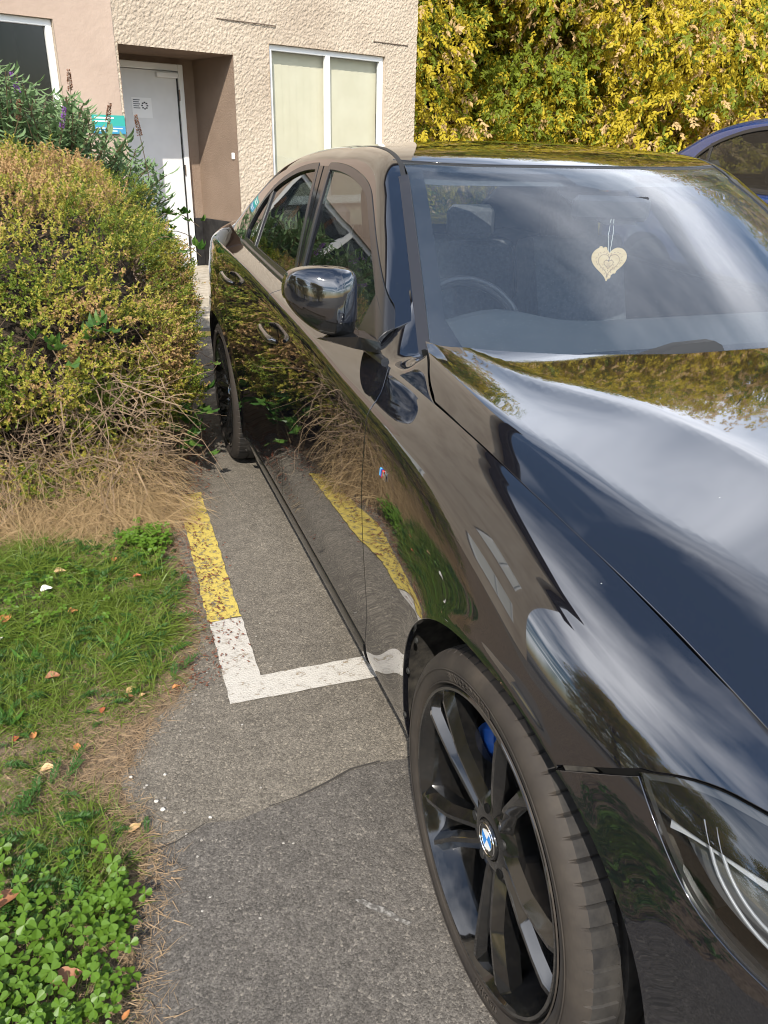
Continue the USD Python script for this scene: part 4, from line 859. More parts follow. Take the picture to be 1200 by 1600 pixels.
TAR = speckled('black_plinth_paint', (.014, .013, .013), (.03, .028, .027), 12, .7, .3, 60, dist=.006)
UPVC = plain('white_window_frame', (.72, .72, .71), .35)
DOORW = speckled('white_door_paint', (.60, .60, .60), (.68, .68, .68), 2.5, .45)
ROOMDARK = plain('room_dark', (.03, .028, .026), .8)
CONC = speckled('concrete', (.30, .26, .20), (.46, .41, .33), 14, .9, .4, 90, dist=.004)
bld = thing('office_building', 'cream rough rendered building with recessed white door and two white framed windows', 'building')
H = 9.4
REC = (-1.15, 0.0, .16, 2.18); WR = (.41, 1.92, .86, 2.31); WL = (-3.25, -1.69, .86, 2.31); END = 2.39
# visible rough cast as real relief
def relief(d0, d1, z0, z1, holes, step, amp, seed, proud=0.0):
    nd, nz = int(round((d1 - d0)/step)), int(round((z1 - z0)/step))
    dd, zz = np.linspace(d0, d1, nd + 1), np.linspace(z0, z1, nz + 1)
    for h in holes:
        for arr, vals in ((dd, h[:2]), (zz, h[2:])):
            for v_ in vals:
                k = np.argmin(np.abs(arr - v_));
                if abs(arr[k] - v_) < step: arr[k] = v_
    D_, Z_ = np.meshgrid(dd, zz, indexing='ij'); P3 = np.stack([D_, Z_, 0*D_ + seed], -1)
    lump = meshkit.fbm(P3*72, 2, seed); lump = np.clip((lump - .36)*2.4, 0, 1)**.8; h_ = amp*(lump*.72 + .18*meshkit.fbm(P3*18, 2, seed + 5)) + .012*(meshkit.fbm(P3*1.5, 2, seed + 3) - .5)
    P = bw(D_, h_ + proud, Z_)
    c0, c1 = np.meshgrid(np.arange(nd), np.arange(nz), indexing='ij'); cd, cz = .5*(dd[c0] + dd[c0 + 1]), .5*(zz[c1] + zz[c1 + 1]); ok = np.ones(cd.shape, bool)
    for h in holes: ok &= ~((cd > h[0]) & (cd < h[1]) & (cz > h[2]) & (cz < h[3]))
    a = (c0*(nz + 1) + c1)[ok]; n_ = nz + 1
    F = np.vstack([np.stack([a, a + n_, a + n_ + 1], 1), np.stack([a, a + n_ + 1, a + 1], 1)])
    return trimesh.Trimesh(P.reshape(-1, 3), F, process=False)
obj('wall', relief(-1.18, END, .66, 3.3, [REC[:3] + (2.18,), WR], .0075, .012, 4), ROUGH, bld, smooth=True)
obj('wall', relief(-4.4, -1.175, .0, 3.3, [WL], .03, .003, 8, .012), SMOOTHR, bld, smooth=True)
def flat(pts): return bquad(pts)
obj('upper_wall', catm([flat([(-9, .004, 3.3), (END, .004, 3.3), (END, .004, H), (-9, .004, H)]), flat([(-9, .004, 0), (-4.4, .004, 0), (-4.4, .004, 3.3), (-9, .004, 3.3)])]), ROUGH, bld, smooth=False, kind='stuff')
obj('side_wall', catm([flat([(END, .004, 0), (END, -9, 0), (END, -9, H), (END, .004, H)])]), ROUGH, bld, smooth=False)
obj('end_wall', catm([flat([(-9, -9, 0), (-9, .004, 0), (-9, .004, H), (-9, -9, H)])]), ROUGH, bld, smooth=False)
# lintel edge, recess
RD = -.78
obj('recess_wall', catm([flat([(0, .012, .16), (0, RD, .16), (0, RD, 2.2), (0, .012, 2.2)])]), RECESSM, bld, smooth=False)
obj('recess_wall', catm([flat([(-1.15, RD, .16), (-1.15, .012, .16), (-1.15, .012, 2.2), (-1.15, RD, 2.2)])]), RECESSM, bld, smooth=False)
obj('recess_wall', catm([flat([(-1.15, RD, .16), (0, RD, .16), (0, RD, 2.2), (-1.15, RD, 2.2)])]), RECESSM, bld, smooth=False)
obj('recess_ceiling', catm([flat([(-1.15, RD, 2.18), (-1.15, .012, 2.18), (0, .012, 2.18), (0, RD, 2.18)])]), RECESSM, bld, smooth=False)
obj('plinth', bbox(.004, END + .02, -.05, .022, 0, .672, .006), TAR, bld, smooth=False)
obj('plinth', bbox(-.022, .003, RD + .002, .022, .16, .668, .004), TAR, bld, smooth=False)
obj('plinth', bbox(-.16, -.024, RD + .002, RD + .02, .16, .668, .004), TAR, bld, smooth=False)
# grooves of the shuttering above the openings
for d0, d1, z in ((-.16, .50, 2.465), (1.75, 2.25, 2.44)):
    obj('render_crack', bbox(d0, d1, .008, .0165, z - .005, z + .003, .002), CRACKB, bld, smooth=False) if 'CRACKB' in globals() else None
def window(par, w, mull, seed, blind):
    win = group_node('window', par); d0, d1, z0, z1 = w; fw_ = .052; b = -.075
    fr = [('frame', bbox(d0, d1, b, b + .055, z1 - fw_, z1, .006)), ('frame', bbox(d0, d1, b, b + .055, z0, z0 + fw_, .006)), ('frame', bbox(d0, d0 + fw_, b + .001, b + .056, z0 + fw_, z1 - fw_, .006)), ('frame', bbox(d1 - fw_, d1, b + .001, b + .056, z0 + fw_, z1 - fw_, .006))]
    for m_ in mull: fr.append(('mullion', bbox(m_ - fw_*.55, m_ + fw_*.55, b + .001, b + .058, z0 + fw_, z1 - fw_, .006)))
    for nm, m in fr: obj(nm, m, UPVC, win, smooth=False)
    xs = [d0 + fw_] + [x for m_ in mull for x in (m_ - fw_*.55, m_ + fw_*.55)] + [d1 - fw_]
    for k in range(0, len(xs), 2):
        obj('pane', bquad([(xs[k], b + .022, z0 + fw_), (xs[k + 1], b + .022, z0 + fw_), (xs[k + 1], b + .022, z1 - fw_), (xs[k], b + .022, z1 - fw_)]), BUILDGLASS, win, smooth=False)
        if blind:
            n_ = int((xs[k + 1] - xs[k])/.089) + 1
            for q in range(n_):
                a0 = xs[k] - .01 + q*.089; obj('blind_slat', bquad([(a0, b - .040, z0 + .01), (a0 + .0905, b - .034, z0 + .01), (a0 + .0905, b - .034, z1 - .05), (a0, b - .040, z1 - .05)]), BLINDM, win, smooth=False)
    rv = [((d0, d0), 1), ((d1, d1), 1)]
    obj('reveal', bquad([(d0, .016, z0), (d0, b, z0), (d0, b, z1), (d0, .016, z1)]), ROUGH, win, smooth=False); obj('reveal', bquad([(d1, b, z0), (d1, .016, z0), (d1, .016, z1), (d1, b, z1)]), ROUGH, win, smooth=False)
    obj('reveal', bquad([(d0, b, z1), (d1, b, z1), (d1, .016, z1), (d0, .016, z1)]), ROUGH, win, smooth=False)
    obj('sill', bbox(d0 - .03, d1 + .03, b, .05, z0 - .03, z0, .006), UPVC, win, smooth=False)
    obj('room', catm([bquad([(d0 - .3, -1.8, z0 - .3), (d1 + .3, -1.8, z0 - .3), (d1 + .3, -1.8, z1 + .2), (d0 - .3, -1.8, z1 + .2)]), bquad([(d0 - .3, -1.8, z1 + .2), (d1 + .3, -1.8, z1 + .2), (d1 + .3, -.08, z1 + .2), (d0 - .3, -.08, z1 + .2)]), bquad([(d0 - .3, -1.8, z0 - .3), (d0 - .3, -1.8, z1 + .2), (d0 - .3, -.08, z1 + .2), (d0 - .3, -.08, z0 - .3)]), bquad([(d1 + .3, -1.8, z0 - .3), (d1 + .3, -.08, z0 - .3), (d1 + .3, -.08, z1 + .2), (d1 + .3, -1.8, z1 + .2)])]), ROOMDARK, win, smooth=False)
    return win
BLINDM = speckled('blind_cloth', (.50, .46, .36), (.54, .50, .40), 3, .8)
window(bld, WR, [1.16], 1, True)
window(bld, WL, [-2.47], 2, False)
# upper windows: set on the wall face, seen only in reflections
for d0, z0 in ((-8.2, 3.9), (-5.6, .95), (-8.2, .95)):
    uw = group_node('window', bld)
    for a in (bbox(d0, d0 + 1.4, .005, .05, z0, z0 + .06), bbox(d0, d0 + 1.4, .005, .05, z0 + 1.24, z0 + 1.3), bbox(d0, d0 + .06, .006, .051, z0 + .06, z0 + 1.24), bbox(d0 + 1.34, d0 + 1.4, .006, .051, z0 + .06, z0 + 1.24), bbox(d0 + .67, d0 + .73, .006, .051, z0 + .06, z0 + 1.24)): obj('frame', a, UPVC, uw, smooth=False)
    for x_ in (.06, .73): obj('pane', bbox(d0 + x_, d0 + x_ + .61, .008, .02, z0 + .06, z0 + 1.24), PANEGREY, uw, smooth=False) if 'PANEGREY' in globals() else None
# roof with eaves and gutter
ROOFT = speckled('roof_tiles', (.03, .026, .024), (.07, .058, .05), 9, .85, .4, 40)
rf = obj('roof', catm([flat([(-9.4, .45, H - .05), (END + .4, .45, H - .05), (END + .4, -4.5, H + 2.0), (-9.4, -4.5, H + 2.0)]), flat([(-9.4, -9.4, H - .05), (END + .4, -9.4, H - .05), (END + .4, -4.5, H + 2.0), (-9.4, -4.5, H + 2.0)]), bbox(-9.4, END + .4, .40, .45, H - .25, H - .03), bbox(-9.4, END + .4, .02, .40, H - .23, H - .21)]), ROOFT, bld, smooth=False)
obj('gutter', tube(bw([-9.4, END + .4], [.50, .50], [H - .08, H - .08]), .06, 10), PLASTIC, rf)
# door
door = group_node('door', bld); f_ = RD + .004
for m in (bbox(-.205, -.148, f_, f_ + .055, .17, 2.125, .005), bbox(-1.0, -.945, f_, f_ + .055, .17, 2.125, .005), bbox(-.945, -.205, f_, f_ + .055, 2.065, 2.125, .005)): obj('frame', m, UPVC, door, smooth=False)
obj('door_leaf', bbox(-.94, -.21, f_ + .004, f_ + .04, .17, 2.06, .006), DOORW, door, smooth=False)
obj('handle', catm([bbox(-.90, -.87, f_ + .04, f_ + .05, 1.0, 1.22, .003), tube(bw([-.885, -.885, -.78], [f_ + .05, f_ + .09, f_ + .09], [1.12, 1.12, 1.12]), .009, 8)]), CHROME, door)
for z in (.45, 1.15, 1.85): obj('hinge', tube(bw([-.207, -.207], [f_ + .058, f_ + .058], [z - .05, z + .05]), .009, 8), CHROME, door)
obj('door_closer', bbox(-.45, -.22, f_ + .04, f_ + .085, 2.0, 2.045, .005), UPVC, door, smooth=False)
obj('weather_strip', bbox(-.225, -.212, f_ + .04, f_ + .047, .2, 2.04), RUBBER, door, smooth=False)
obj('bell_box', bbox(-.012, .0, -.10, -.05, 1.27, 1.33, .004), UPVC, bld, smooth=False)
# paper notice on the door
PAPER = plain('white_paper', (.76, .76, .76), .7); INK = plain('dark_ink', (.03, .03, .035), .7); INK2 = plain('grey_ink', (.12, .12, .14), .7)
no = thing('door_notice', 'white paper notice with small dark print taped to the white door', 'notice', bw(-.62, f_ + .0415, 1.72))
rn = lambda a: np.array([a[0]*WD + a[1]*WN + a[2]*np.array([0, 0, 1.])])[0]
def lb(d0, d1, n0, n1, z0, z1):
    m = box((d0, n0, z0), (d1, n1, z1)); v = m.vertices.copy(); m.vertices = v[:, :1]*WD + v[:, 1:2]*WN + v[:, 2:3]*np.array([0, 0, 1.]); m.invert() if m.volume < 0 else None; return m
obj('sheet', lb(-.105, .105, 0, .001, -.09, .09), PAPER, no, smooth=False)
obj('print', catm([lb(-.09, -.02 - .01*(k % 2), .001, .0016, .065 - .018*k, .073 - .018*k) for k in range(5)]), INK2, no, smooth=False, kind='stuff')
obj('print', catm([trimesh.Trimesh(*(lambda m: (m.vertices, m.faces))(lb(-.004 + .03 + .028*math.cos(t) - .006, .03 + .028*math.cos(t) + .008, .001, .0016, .02 + .028*math.sin(t) - .006, .02 + .028*math.sin(t) + .006)), process=False) for t in np.linspace(0, 2*PI, 9)[:-1]]), INK, no, smooth=False, kind='stuff')
# teal sign on the wall left of the door
TEAL = plain('teal_sign', (.03, .33, .28), .4); SIGNBLUE = plain('blue_sign_band', (.05, .25, .42), .4); SIGNW = plain('white_sign_print', (.75, .78, .76), .5)
sg = thing('wall_sign', 'small teal and blue sign with white print on the pink wall left of the door', 'sign', bw(-1.315, .022, 1.545))
obj('panel', lb(-.15, .15, 0, .008, -.075, .075), TEAL, sg, smooth=False); obj('band', lb(-.148, .148, .008, .0095, -.072, -.012), SIGNBLUE, sg, smooth=False)
obj('print', catm([lb(-.13, .05, .0082, .0092, .045, .058), lb(-.13, .0, .0082, .0092, .018, .03), lb(-.12, .12, .0096, .0104, -.034, -.026), lb(-.12, .07, .0096, .0104, -.055, -.047)]), SIGNW, sg, smooth=False, kind='stuff')
# concrete landing and step in front of the door
st = thing('door_step', 'pale concrete landing and step in front of the recessed door', 'steps')
obj('landing', bbox(-1.7, .5, RD, 1.05, -.02, .17, .012), CONC, st, smooth=False); obj('step', bbox(-1.5, .9, 1.052, 1.5, -.02, .09, .012), CONC, st, smooth=False)
# ------------------------------------------------------------------ vegetation
def frames(rs, n, tilt_up=None):
    d = rs.normal(size=(n, 3)); d /= np.linalg.norm(d, axis=1)[:, None]; return d
def basis(dirs, rs):
    """unit triples (along, across, up) for leaf directions with random roll"""
    a = dirs/(np.linalg.norm(dirs, axis=1)[:, None] + 1e-9); r = rs.normal(size=a.shape); b = np.cross(a, r); b /= np.linalg.norm(b, axis=1)[:, None] + 1e-9
    return a, b, np.cross(a, b)
def leaf_mesh(P, A, B, L, W, fold=.25, shape='oval'):
    """flat leaves as a mesh: base points P, along A, across B; 'oval' 4 triangles folded on the midrib"""
    C = np.cross(A, B); L = np.broadcast_to(L, len(P))[:, None]; W = np.broadcast_to(W, len(P))[:, None]
    if shape == 'oval':
        v = np.stack([P, P + A*L*.42 + B*W*.5 + C*W*fold, P + A*L - C*L*.12, P + A*L*.42 - B*W*.5 + C*W*fold], 1); F = np.array([[0, 1, 2], [0, 2, 3]])
    elif shape == 'lance':
        v = np.stack([P, P + A*L*.3 + B*W*.5 + C*W*fold, P + A*L*.7 + B*W*.33 + C*W*fold - C*L*.04, P + A*L - C*L*.16, P + A*L*.7 - B*W*.33 + C*W*fold - C*L*.04, P + A*L*.3 - B*W*.5 + C*W*fold, P + A*L*.5 - C*L*.02], 1)
        F = np.array([[0, 1, 6], [1, 2, 6], [2, 3, 6], [3, 4, 6], [4, 5, 6], [5, 0, 6]])
    k = v.shape[1]; n = len(P)
    return v.reshape(-1, 3), (F[None] + (np.arange(n)*k)[:, None, None]).reshape(-1, 3)
def blades(P, D, L, W, bend, rs, seg=3):
    """grass blades: base P, initial direction D (unit), length, width, bend towards the ground"""
    n = len(P); side = np.cross(D, rs.normal(size=D.shape)); side /= np.linalg.norm(side, axis=1)[:, None] + 1e-9
    hz = D*[1, 1, 0] + rs.normal(size=D.shape)*[.3, .3, 0]; hz /= np.linalg.norm(hz, axis=1)[:, None] + 1e-9
    pts = []; p = P.copy(); d = D.copy(); L = np.broadcast_to(L, n); W = np.broadcast_to(W, n); bend = np.broadcast_to(bend, n)
    for s in range(seg + 1):
        w = W*(1 - s/seg)**.7*.5
        if s < seg: pts += [p + side*w[:, None], p - side*w[:, None]]
        else: pts += [p]
        d = d + (hz*.6 + np.array([0, 0, -1.]))*bend[:, None]/seg; d /= np.linalg.norm(d, axis=1)[:, None]; p = p + d*(L/seg)[:, None]
    v = np.stack(pts, 1); k = v.shape[1]; F = []
    for s in range(seg - 1): F += [[2*s, 2*s + 1, 2*s + 3], [2*s, 2*s + 3, 2*s + 2]]
    F += [[2*seg - 2, 2*seg - 1, 2*seg]]
    return v.reshape(-1, 3), (np.array(F)[None] + (np.arange(n)*k)[:, None, None]).reshape(-1, 3)
def twigs(P, Q, r, rs, seg=4, wob=.12):
    """thin three-sided bent sticks from P to Q"""
    n = len(P); t = np.linspace(0, 1, seg + 1); ln = np.linalg.norm(Q - P, axis=1)[:, None]
    off = rs.normal(size=(n, 3))*ln*wob; off2 = rs.normal(size=(n, 3))*ln*wob*.6
    C = P[:, None]*(1 - t)[None, :, None] + Q[:, None]*t[None, :, None] + off[:, None]*(np.sin(PI*t))[None, :, None] + off2[:, None]*(np.sin(2*PI*t))[None, :, None]
    a, b, c = basis(Q - P, rs); rr = np.broadcast_to(r, n)[:, None]*(1 - .75*t)[None]
    th = np.arange(3)*2*PI/3
    V = C[:, :, None] + rr[:, :, None, None]*(np.cos(th)[None, None, :, None]*b[:, None, None] + np.sin(th)[None, None, :, None]*c[:, None, None])
    F = []
    for s in range(seg):
        for j in range(3): p, q = s*3 + j, s*3 + (j + 1) % 3; F += [[p, q, q + 3], [p, q + 3, p + 3]]
    k = 3*(seg + 1)
    return V.reshape(-1, 3), (np.array(F)[None] + (np.arange(n)*k)[:, None, None]).reshape(-1, 3)
def join(ms):
    V, F, o = [], [], 0
    for v, f in ms: V.append(v); F.append(f + o); o += len(v)
    return np.vstack(V), np.vstack(F)

# --- hedge
rs = np.random.RandomState(11)
HC, HA_, HN = np.array([-1.98, 3.72, 0.0]), np.array([1.03, 1.62, 1.33]), 3.2
def hedge_surface(n, rs, ymax=1.0):
    """points and normals on the lumpy outside of the hedge"""
    d = rs.normal(size=(n, 3)); d[:, 2] = np.abs(d[:, 2]) - .25*rs.rand(n); q = d/(np.sum(np.abs(d)**HN, 1)**(1/HN))[:, None]; q = d/np.power(np.sum(np.abs(d)**HN, 1), 1/HN)[:, None]
    P = HC + q*HA_; N = np.sign(q)*np.abs(q)**(HN - 1)/HA_; N /= np.linalg.norm(N, axis=1)[:, None]
    lump = (meshkit.fbm(P*2.6, 4, 3) - .5)*.34 + (meshkit.fbm(P*9, 3, 8) - .5)*.16
    taper = np.clip((.55 - P[:, 2])/.55, 0, 1)                           # the foot is thinner
    return P + N*lump[:, None] - N*(taper*(.10 + .13*np.clip(N[:, 0], 0, 1)))[:, None], N
P, N = hedge_surface(66000, rs)
ok = (P[:, 2] > .10)
vis = (N[:, 1] < .55) | (rs.rand(len(P)) < .3)
vis &= (N[:, 0] > -.6) | (rs.rand(len(P)) < .25)
gap = meshkit.fbm(P*5.5, 3, 21); low_ = np.clip((P[:, 2] - .10)/.22, 0, 1)
dens_ = np.clip((gap - .36)*6, .06, 1)*np.clip(low_**1.1 + np.where(gap > .53, .35, 0), .015, 1)
keep = ok & vis & (rs.rand(len(P)) < dens_)
P, N = P[keep][:25000], N[keep][:25000]
k = len(P); depth = rs.rand(k)**1.6*.16; P = P - N*depth[:, None]
nl = 15
SD = N*.9 + rs.normal(size=N.shape)*.55 + [0, 0, .35]; SD /= np.linalg.norm(SD, axis=1)[:, None]
SL = rs.uniform(.025, .075, k)
t = np.tile(np.linspace(.15, 1, nl), (k, 1)); base = P[:, None] + SD[:, None]*(SL[:, None]*t)[..., None]
LD = SD[:, None]*(.35 + .9*t[..., None]**2) + rs.normal(size=(k, nl, 3))*.75
bp_, LD = base.reshape(-1, 3), LD.reshape(-1, 3); A, B, C = basis(LD, rs)
NF = np.repeat(N, nl, 0)*.8 + [0, -.25, .55]; up = np.cross(A, NF); up /= np.linalg.norm(up, axis=1)[:, None] + 1e-9; up *= np.sign(np.sum(np.cross(A, up)*NF, 1))[:, None]; B = up*.85 + B*.4; B /= np.linalg.norm(B, axis=1)[:, None]
ll = rs.uniform(.008, .0155, len(A)); tone = np.repeat(meshkit.fbm(P*4.2, 3, 31) + rs.normal(size=k)*.06 + .10*(P[:, 2] - .8), nl) + rs.normal(size=len(A))*.05
LEAF_G = leaf_look('hedge_leaf_green', [(.13, .175, .02), (.235, .275, .037), (.34, .345, .058), (.43, .40, .08)], .3)
LEAF_Y = leaf_look('hedge_leaf_olive', [(.35, .32, .052), (.46, .41, .08), (.54, .455, .115), (.50, .33, .12)], .3)
LEAF_T = leaf_look('hedge_leaf_tan', [(.42, .27, .12), (.52, .37, .18), (.42, .21, .10), (.56, .42, .22)], .3)
hedge = thing('clipped_hedge', 'dense small leaved hedge turning olive and tan with bare twiggy foot beside the black car', 'hedge')
for nm, mat_, sel in (('foliage', LEAF_G, tone < .48), ('foliage', LEAF_Y, (tone >= .48) & (tone < .63)), ('foliage', LEAF_T, tone >= .63)):
    v, f = leaf_mesh(bp_[sel], A[sel], B[sel], ll[sel], ll[sel]*.62); obj(nm, (v, f), mat_, hedge, smooth=False, kind='stuff')
TWIG = leaf_look('hedge_twig', [(.10, .065, .042), (.22, .155, .105), (.34, .26, .18), (.15, .10, .065)], .0, .8)
P2, N2 = hedge_surface(9000, rs); s = (P2[:, 2] > .03) & ((P2[:, 2] < .75) | (rs.rand(len(P2)) < .3)) & (N2[:, 1] < .5); P2, N2 = P2[s][:3800], N2[s][:3800]
root = np.column_stack([HC[0] + (P2[:, 0] - HC[0])*rs.uniform(.45, .85, len(P2)), HC[1] + (P2[:, 1] - HC[1])*rs.uniform(.5, .85, len(P2)), P2[:, 2]*rs.uniform(.2, .95, len(P2)) + .05])
root += rs.normal(size=root.shape)*.06
obj('twigs', twigs(root, P2 + N2*rs.uniform(-.05, .05, len(P2))[:, None], rs.uniform(.0014, .0042, len(P2)), rs, 5, .13), TWIG, hedge, smooth=False, kind='stuff')
# crossing dead sticks on the foot of the front
n = 1400; xs = rs.uniform(-2.7, -1.2, n); P3 = np.column_stack([xs, 2.16 + .18*rs.rand(n) + .30*np.clip((xs + 1.3)/.35, 0, 1), rs.uniform(.03, .62, n)]); D3 = rs.normal(size=(n, 3))*[.6, .35, .55] + [.0, -.30, -.12]
obj('dead_sticks', twigs(P3, P3 + D3*rs.uniform(.10, .30, n)[:, None], rs.uniform(.001, .0034, n), rs, 4, .12), leaf_look('dead_stick', [(.24, .17, .11), (.38, .28, .19), (.50, .39, .28), (.18, .12, .08)], 0, .8), hedge, smooth=False, kind='stuff')
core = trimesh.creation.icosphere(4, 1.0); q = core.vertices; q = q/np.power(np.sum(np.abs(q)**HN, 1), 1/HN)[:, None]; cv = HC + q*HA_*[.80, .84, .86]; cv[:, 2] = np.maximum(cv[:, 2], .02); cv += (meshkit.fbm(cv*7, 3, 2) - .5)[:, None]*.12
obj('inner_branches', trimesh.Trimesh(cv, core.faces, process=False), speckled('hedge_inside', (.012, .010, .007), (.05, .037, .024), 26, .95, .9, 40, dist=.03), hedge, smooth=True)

# bramble at the hedge's right foot and within it
def bramble(name, label, spots, seed, group=None):
    r = np.random.RandomState(seed); t_ = thing(name, label, 'bramble', (0, 0, 0), group=group); bs = np.array(spots[0][:3])
    for i, (x, y, z, tx_, ty_, tz_, m) in enumerate(spots):
        a = np.array([x, y, z]); b = np.array([tx_, ty_, tz_]); tt = np.linspace(0, 1, 9); pts = a[None]*(1 - tt)[:, None] + b[None]*tt[:, None] + np.array([0, 0, .12])*np.sin(PI*tt)[:, None]
        obj('stem', tube(pts, np.linspace(.0035, .0018, 9), 5), STEMG, t_)
        for j in range(m):
            u = r.uniform(.15, 1); p = a*(1 - u) + b*u + np.array([0, 0, .12])*math.sin(PI*u); d = r.normal(size=3)*[.8, .8, .35] + [.15, -.2, .25]; d /= np.linalg.norm(d)
            for q_, L in ((0, .05), (.9, .042), (-.9, .042)):
                sd = np.cross(d, [0, 0, 1.]); dd = d*math.cos(q_) + sd*math.sin(q_); dd /= np.linalg.norm(dd); cr = np.cross(dd, [0, 0, 1.]) + r.normal(size=3)*.25; cr /= np.linalg.norm(cr)
                v, f = leaf_mesh(np.array([p + d*.03]), np.array([dd]), np.array([cr]), L*r.uniform(.8, 1.3), L*.72, .18, 'lance'); obj('leaf', (v, f), BRAMBLE, t_, smooth=False)
    return t_
STEMG = plain('bramble_stem', (.10, .07, .035), .6)
BRAMBLE = look('bramble_leaf', {'oi': ('object_info', {}), 'r': ('rgb_ramp', {'ramp': [(0, (.025, .07, .012)), (.6, (.05, .12, .02)), (1, (.10, .17, .03))]}), 'p': ('principled_bsdf', {'roughness': .42, 'specular_ior_level': .4}), 't': ('translucent_bsdf', {}), 'm': ('mix_closure', {'fac': .3})},
    [('oi.random', 'r.fac'), ('r.color', 'p.base_color'), ('r.color', 't.color'), ('p.BSDF', 'm.closure1'), ('t.BSDF', 'm.closure2')], surface='m.closure')
bramble('bramble_plant', 'green leafy bramble growing out of the right foot of the hedge by the yellow line', [(-1.12, 2.75, .02, -1.03, 2.60, .30, 12), (-1.10, 2.85, .02, -.99, 2.85, .34, 12), (-1.12, 2.9, .02, -1.05, 2.5, .14, 10), (-1.1, 3.0, .05, -.92, 3.05, .42, 9), (-1.15, 2.7, .02, -1.12, 2.5, .22, 8)], 3)
bramble('bramble_plant', 'fresh green bramble shoots poking from the hedge near its right top', [(-1.2, 3.6, .9, -.86, 3.7, 1.0, 8), (-1.2, 3.9, .8, -.80, 4.1, .86, 7), (-1.25, 3.2, .85, -.93, 3.1, .92, 5)], 4)
bramble('bramble_plant', 'bramble shoots with broad green leaves low in the middle of the hedge front', [(-1.5, 2.4, .55, -1.36, 2.06, .74, 7), (-1.7, 2.4, .6, -1.55, 2.03, .68, 5)], 5)

# butterfly bush behind the hedge
rs = np.random.RandomState(5)
BUD = leaf_look('butterfly_bush_leaf', [(.15, .23, .10), (.23, .32, .16), (.32, .40, .25), (.40, .46, .34)], .25)
PURPLE = leaf_look('purple_flower', [(.30, .12, .42), (.42, .22, .55), (.5, .32, .6)], .2)
SEED = leaf_look('brown_seed_head', [(.17, .08, .045), (.26, .13, .07)], .0, .8)
bb = thing('butterfly_bush', 'grey green butterfly bush with purple flower spikes rising behind the hedge', 'shrub', (0, 0, 0))
ends = []
for i in range(250):
    f_ = rs.rand(); x = rs.uniform(-2.3, -.93); y = rs.uniform(4.3, 5.3); top_ = 1.50 + .22*np.clip((-x - 1.25)/.6, 0, 1) + rs.uniform(-.28, .08) - .30*np.clip((x + 1.35)/.4, 0, 1); b = np.array([-1.9 + rs.normal()*.2, 5.0 + rs.normal()*.15, .05]); e = np.array([x, y, top_])
    tt = np.linspace(0, 1, 8); pts = b*(1 - tt)[:, None] + e*tt[:, None] + np.array([0, 0, .25])*np.sin(PI*tt)[:, None]*.5; obj('stem', tube(pts, np.linspace(.008, .0025, 8), 5), STEMG, bb)
    P_, D_ = [], []
    for u in np.linspace(.50, 1, 20):
        p = b*(1 - u) + e*u + np.array([0, 0, .25])*math.sin(PI*u)*.5; a = rs.rand()*2*PI
        for s_ in (0, PI): P_.append(p); D_.append([math.cos(a + s_), math.sin(a + s_), rs.uniform(-.1, .7)])
    A, B, C = basis(np.array(D_), rs); B = np.cross(A, [0, 0, 1.]); B /= np.linalg.norm(B, axis=1)[:, None]
    v, f = leaf_mesh(np.array(P_), A, B, rs.uniform(.06, .11, len(P_)), rs.uniform(.020, .032, len(P_)), .15, 'lance'); obj('leaves', (v, f), BUD, bb, smooth=False, kind='stuff'); ends.append((e, e - pts[-2]))
for i, (px_, mat_, nm) in enumerate((((-1.70, 4.4, 1.63), PURPLE, 'flower_spike'), ((-1.50, 4.35, 1.47), PURPLE, 'flower_spike'), ((-1.88, 4.5, 1.55), PURPLE, 'flower_spike'), ((-1.43, 4.5, 1.66), SEED, 'seed_head'), ((-1.72, 4.4, 1.50), SEED, 'seed_head'), ((-1.25, 4.5, 1.50), SEED, 'seed_head'), ((-1.08, 4.4, 1.44), SEED, 'seed_head'))):
    c = np.array(px_); d = np.array([rs.uniform(-.5, .3), -.2, .8]); d /= np.linalg.norm(d); n = 130; u = rs.rand(n); a = rs.rand(n)*2*PI; r = .016*(1 - u*.7); e1 = np.cross(d, [1, 0, 0]); e1 /= np.linalg.norm(e1); e2 = np.cross(d, e1)
    P_ = c + d*(u*.11)[:, None] + (e1*np.cos(a)[:, None] + e2*np.sin(a)[:, None])*(r*.5)[:, None]; D_ = e1*np.cos(a)[:, None] + e2*np.sin(a)[:, None] + d*.4
    A, B, C = basis(D_, rs); v, f = leaf_mesh(P_, A, B, .011, .008, .2); obj(nm, (v, f), mat_, bb, smooth=False, kind='stuff')
    obj('stem', tube([c - d*.35, c, c + d*.1], [.003, .002, .001], 5), STEMG, bb)

# --- verge plants
rs = np.random.RandomState(21)
def verge_pts(n, x0=-2.7, y0=-.6, y1=2.15):
    y = rs.uniform(y0, y1, n); x = rs.uniform(x0, -1.1, n); d = xb(y) - x; return x, y, d
def bare(x, y):
    """1 where the verge is dry and bare"""
    nz = meshkit.fbm(np.stack([x*5, y*5, 0*x], -1), 3, 4)
    e = np.exp(-(((x + 1.50)/.13)**2 + ((y - .82)/.17)**2)) + .9*np.exp(-(((x + 1.47)/.055)**2 + ((y - .30)/.25)**2)) + .8*np.exp(-(((x + 1.5)/.22)**2 + ((y - 1.83)/.10)**2)) + .6*np.exp(-(((x + 1.48)/.05)**2 + ((y - .02)/.2)**2))
    return np.clip(e + (nz - .5)*.7, 0, 1)
x, y, d = verge_pts(130000, -2.2, -.3); clov = np.clip(1.25 - np.hypot((x + 1.66)/.16, (y - .16)/.24), 0, 1)
prob = 1.25*np.clip((d - .03 - .05*meshkit.noise(np.stack([y*9, x*9, 0*x], -1)))/.09, 0, 1)*(1 - .92*bare(x, y))*np.clip(1 - .75*clov, .35, 1)*np.clip((meshkit.fbm(np.stack([x*8, y*8, 0*x], -1), 3, 12) - .28)*3.2, .12, 1)
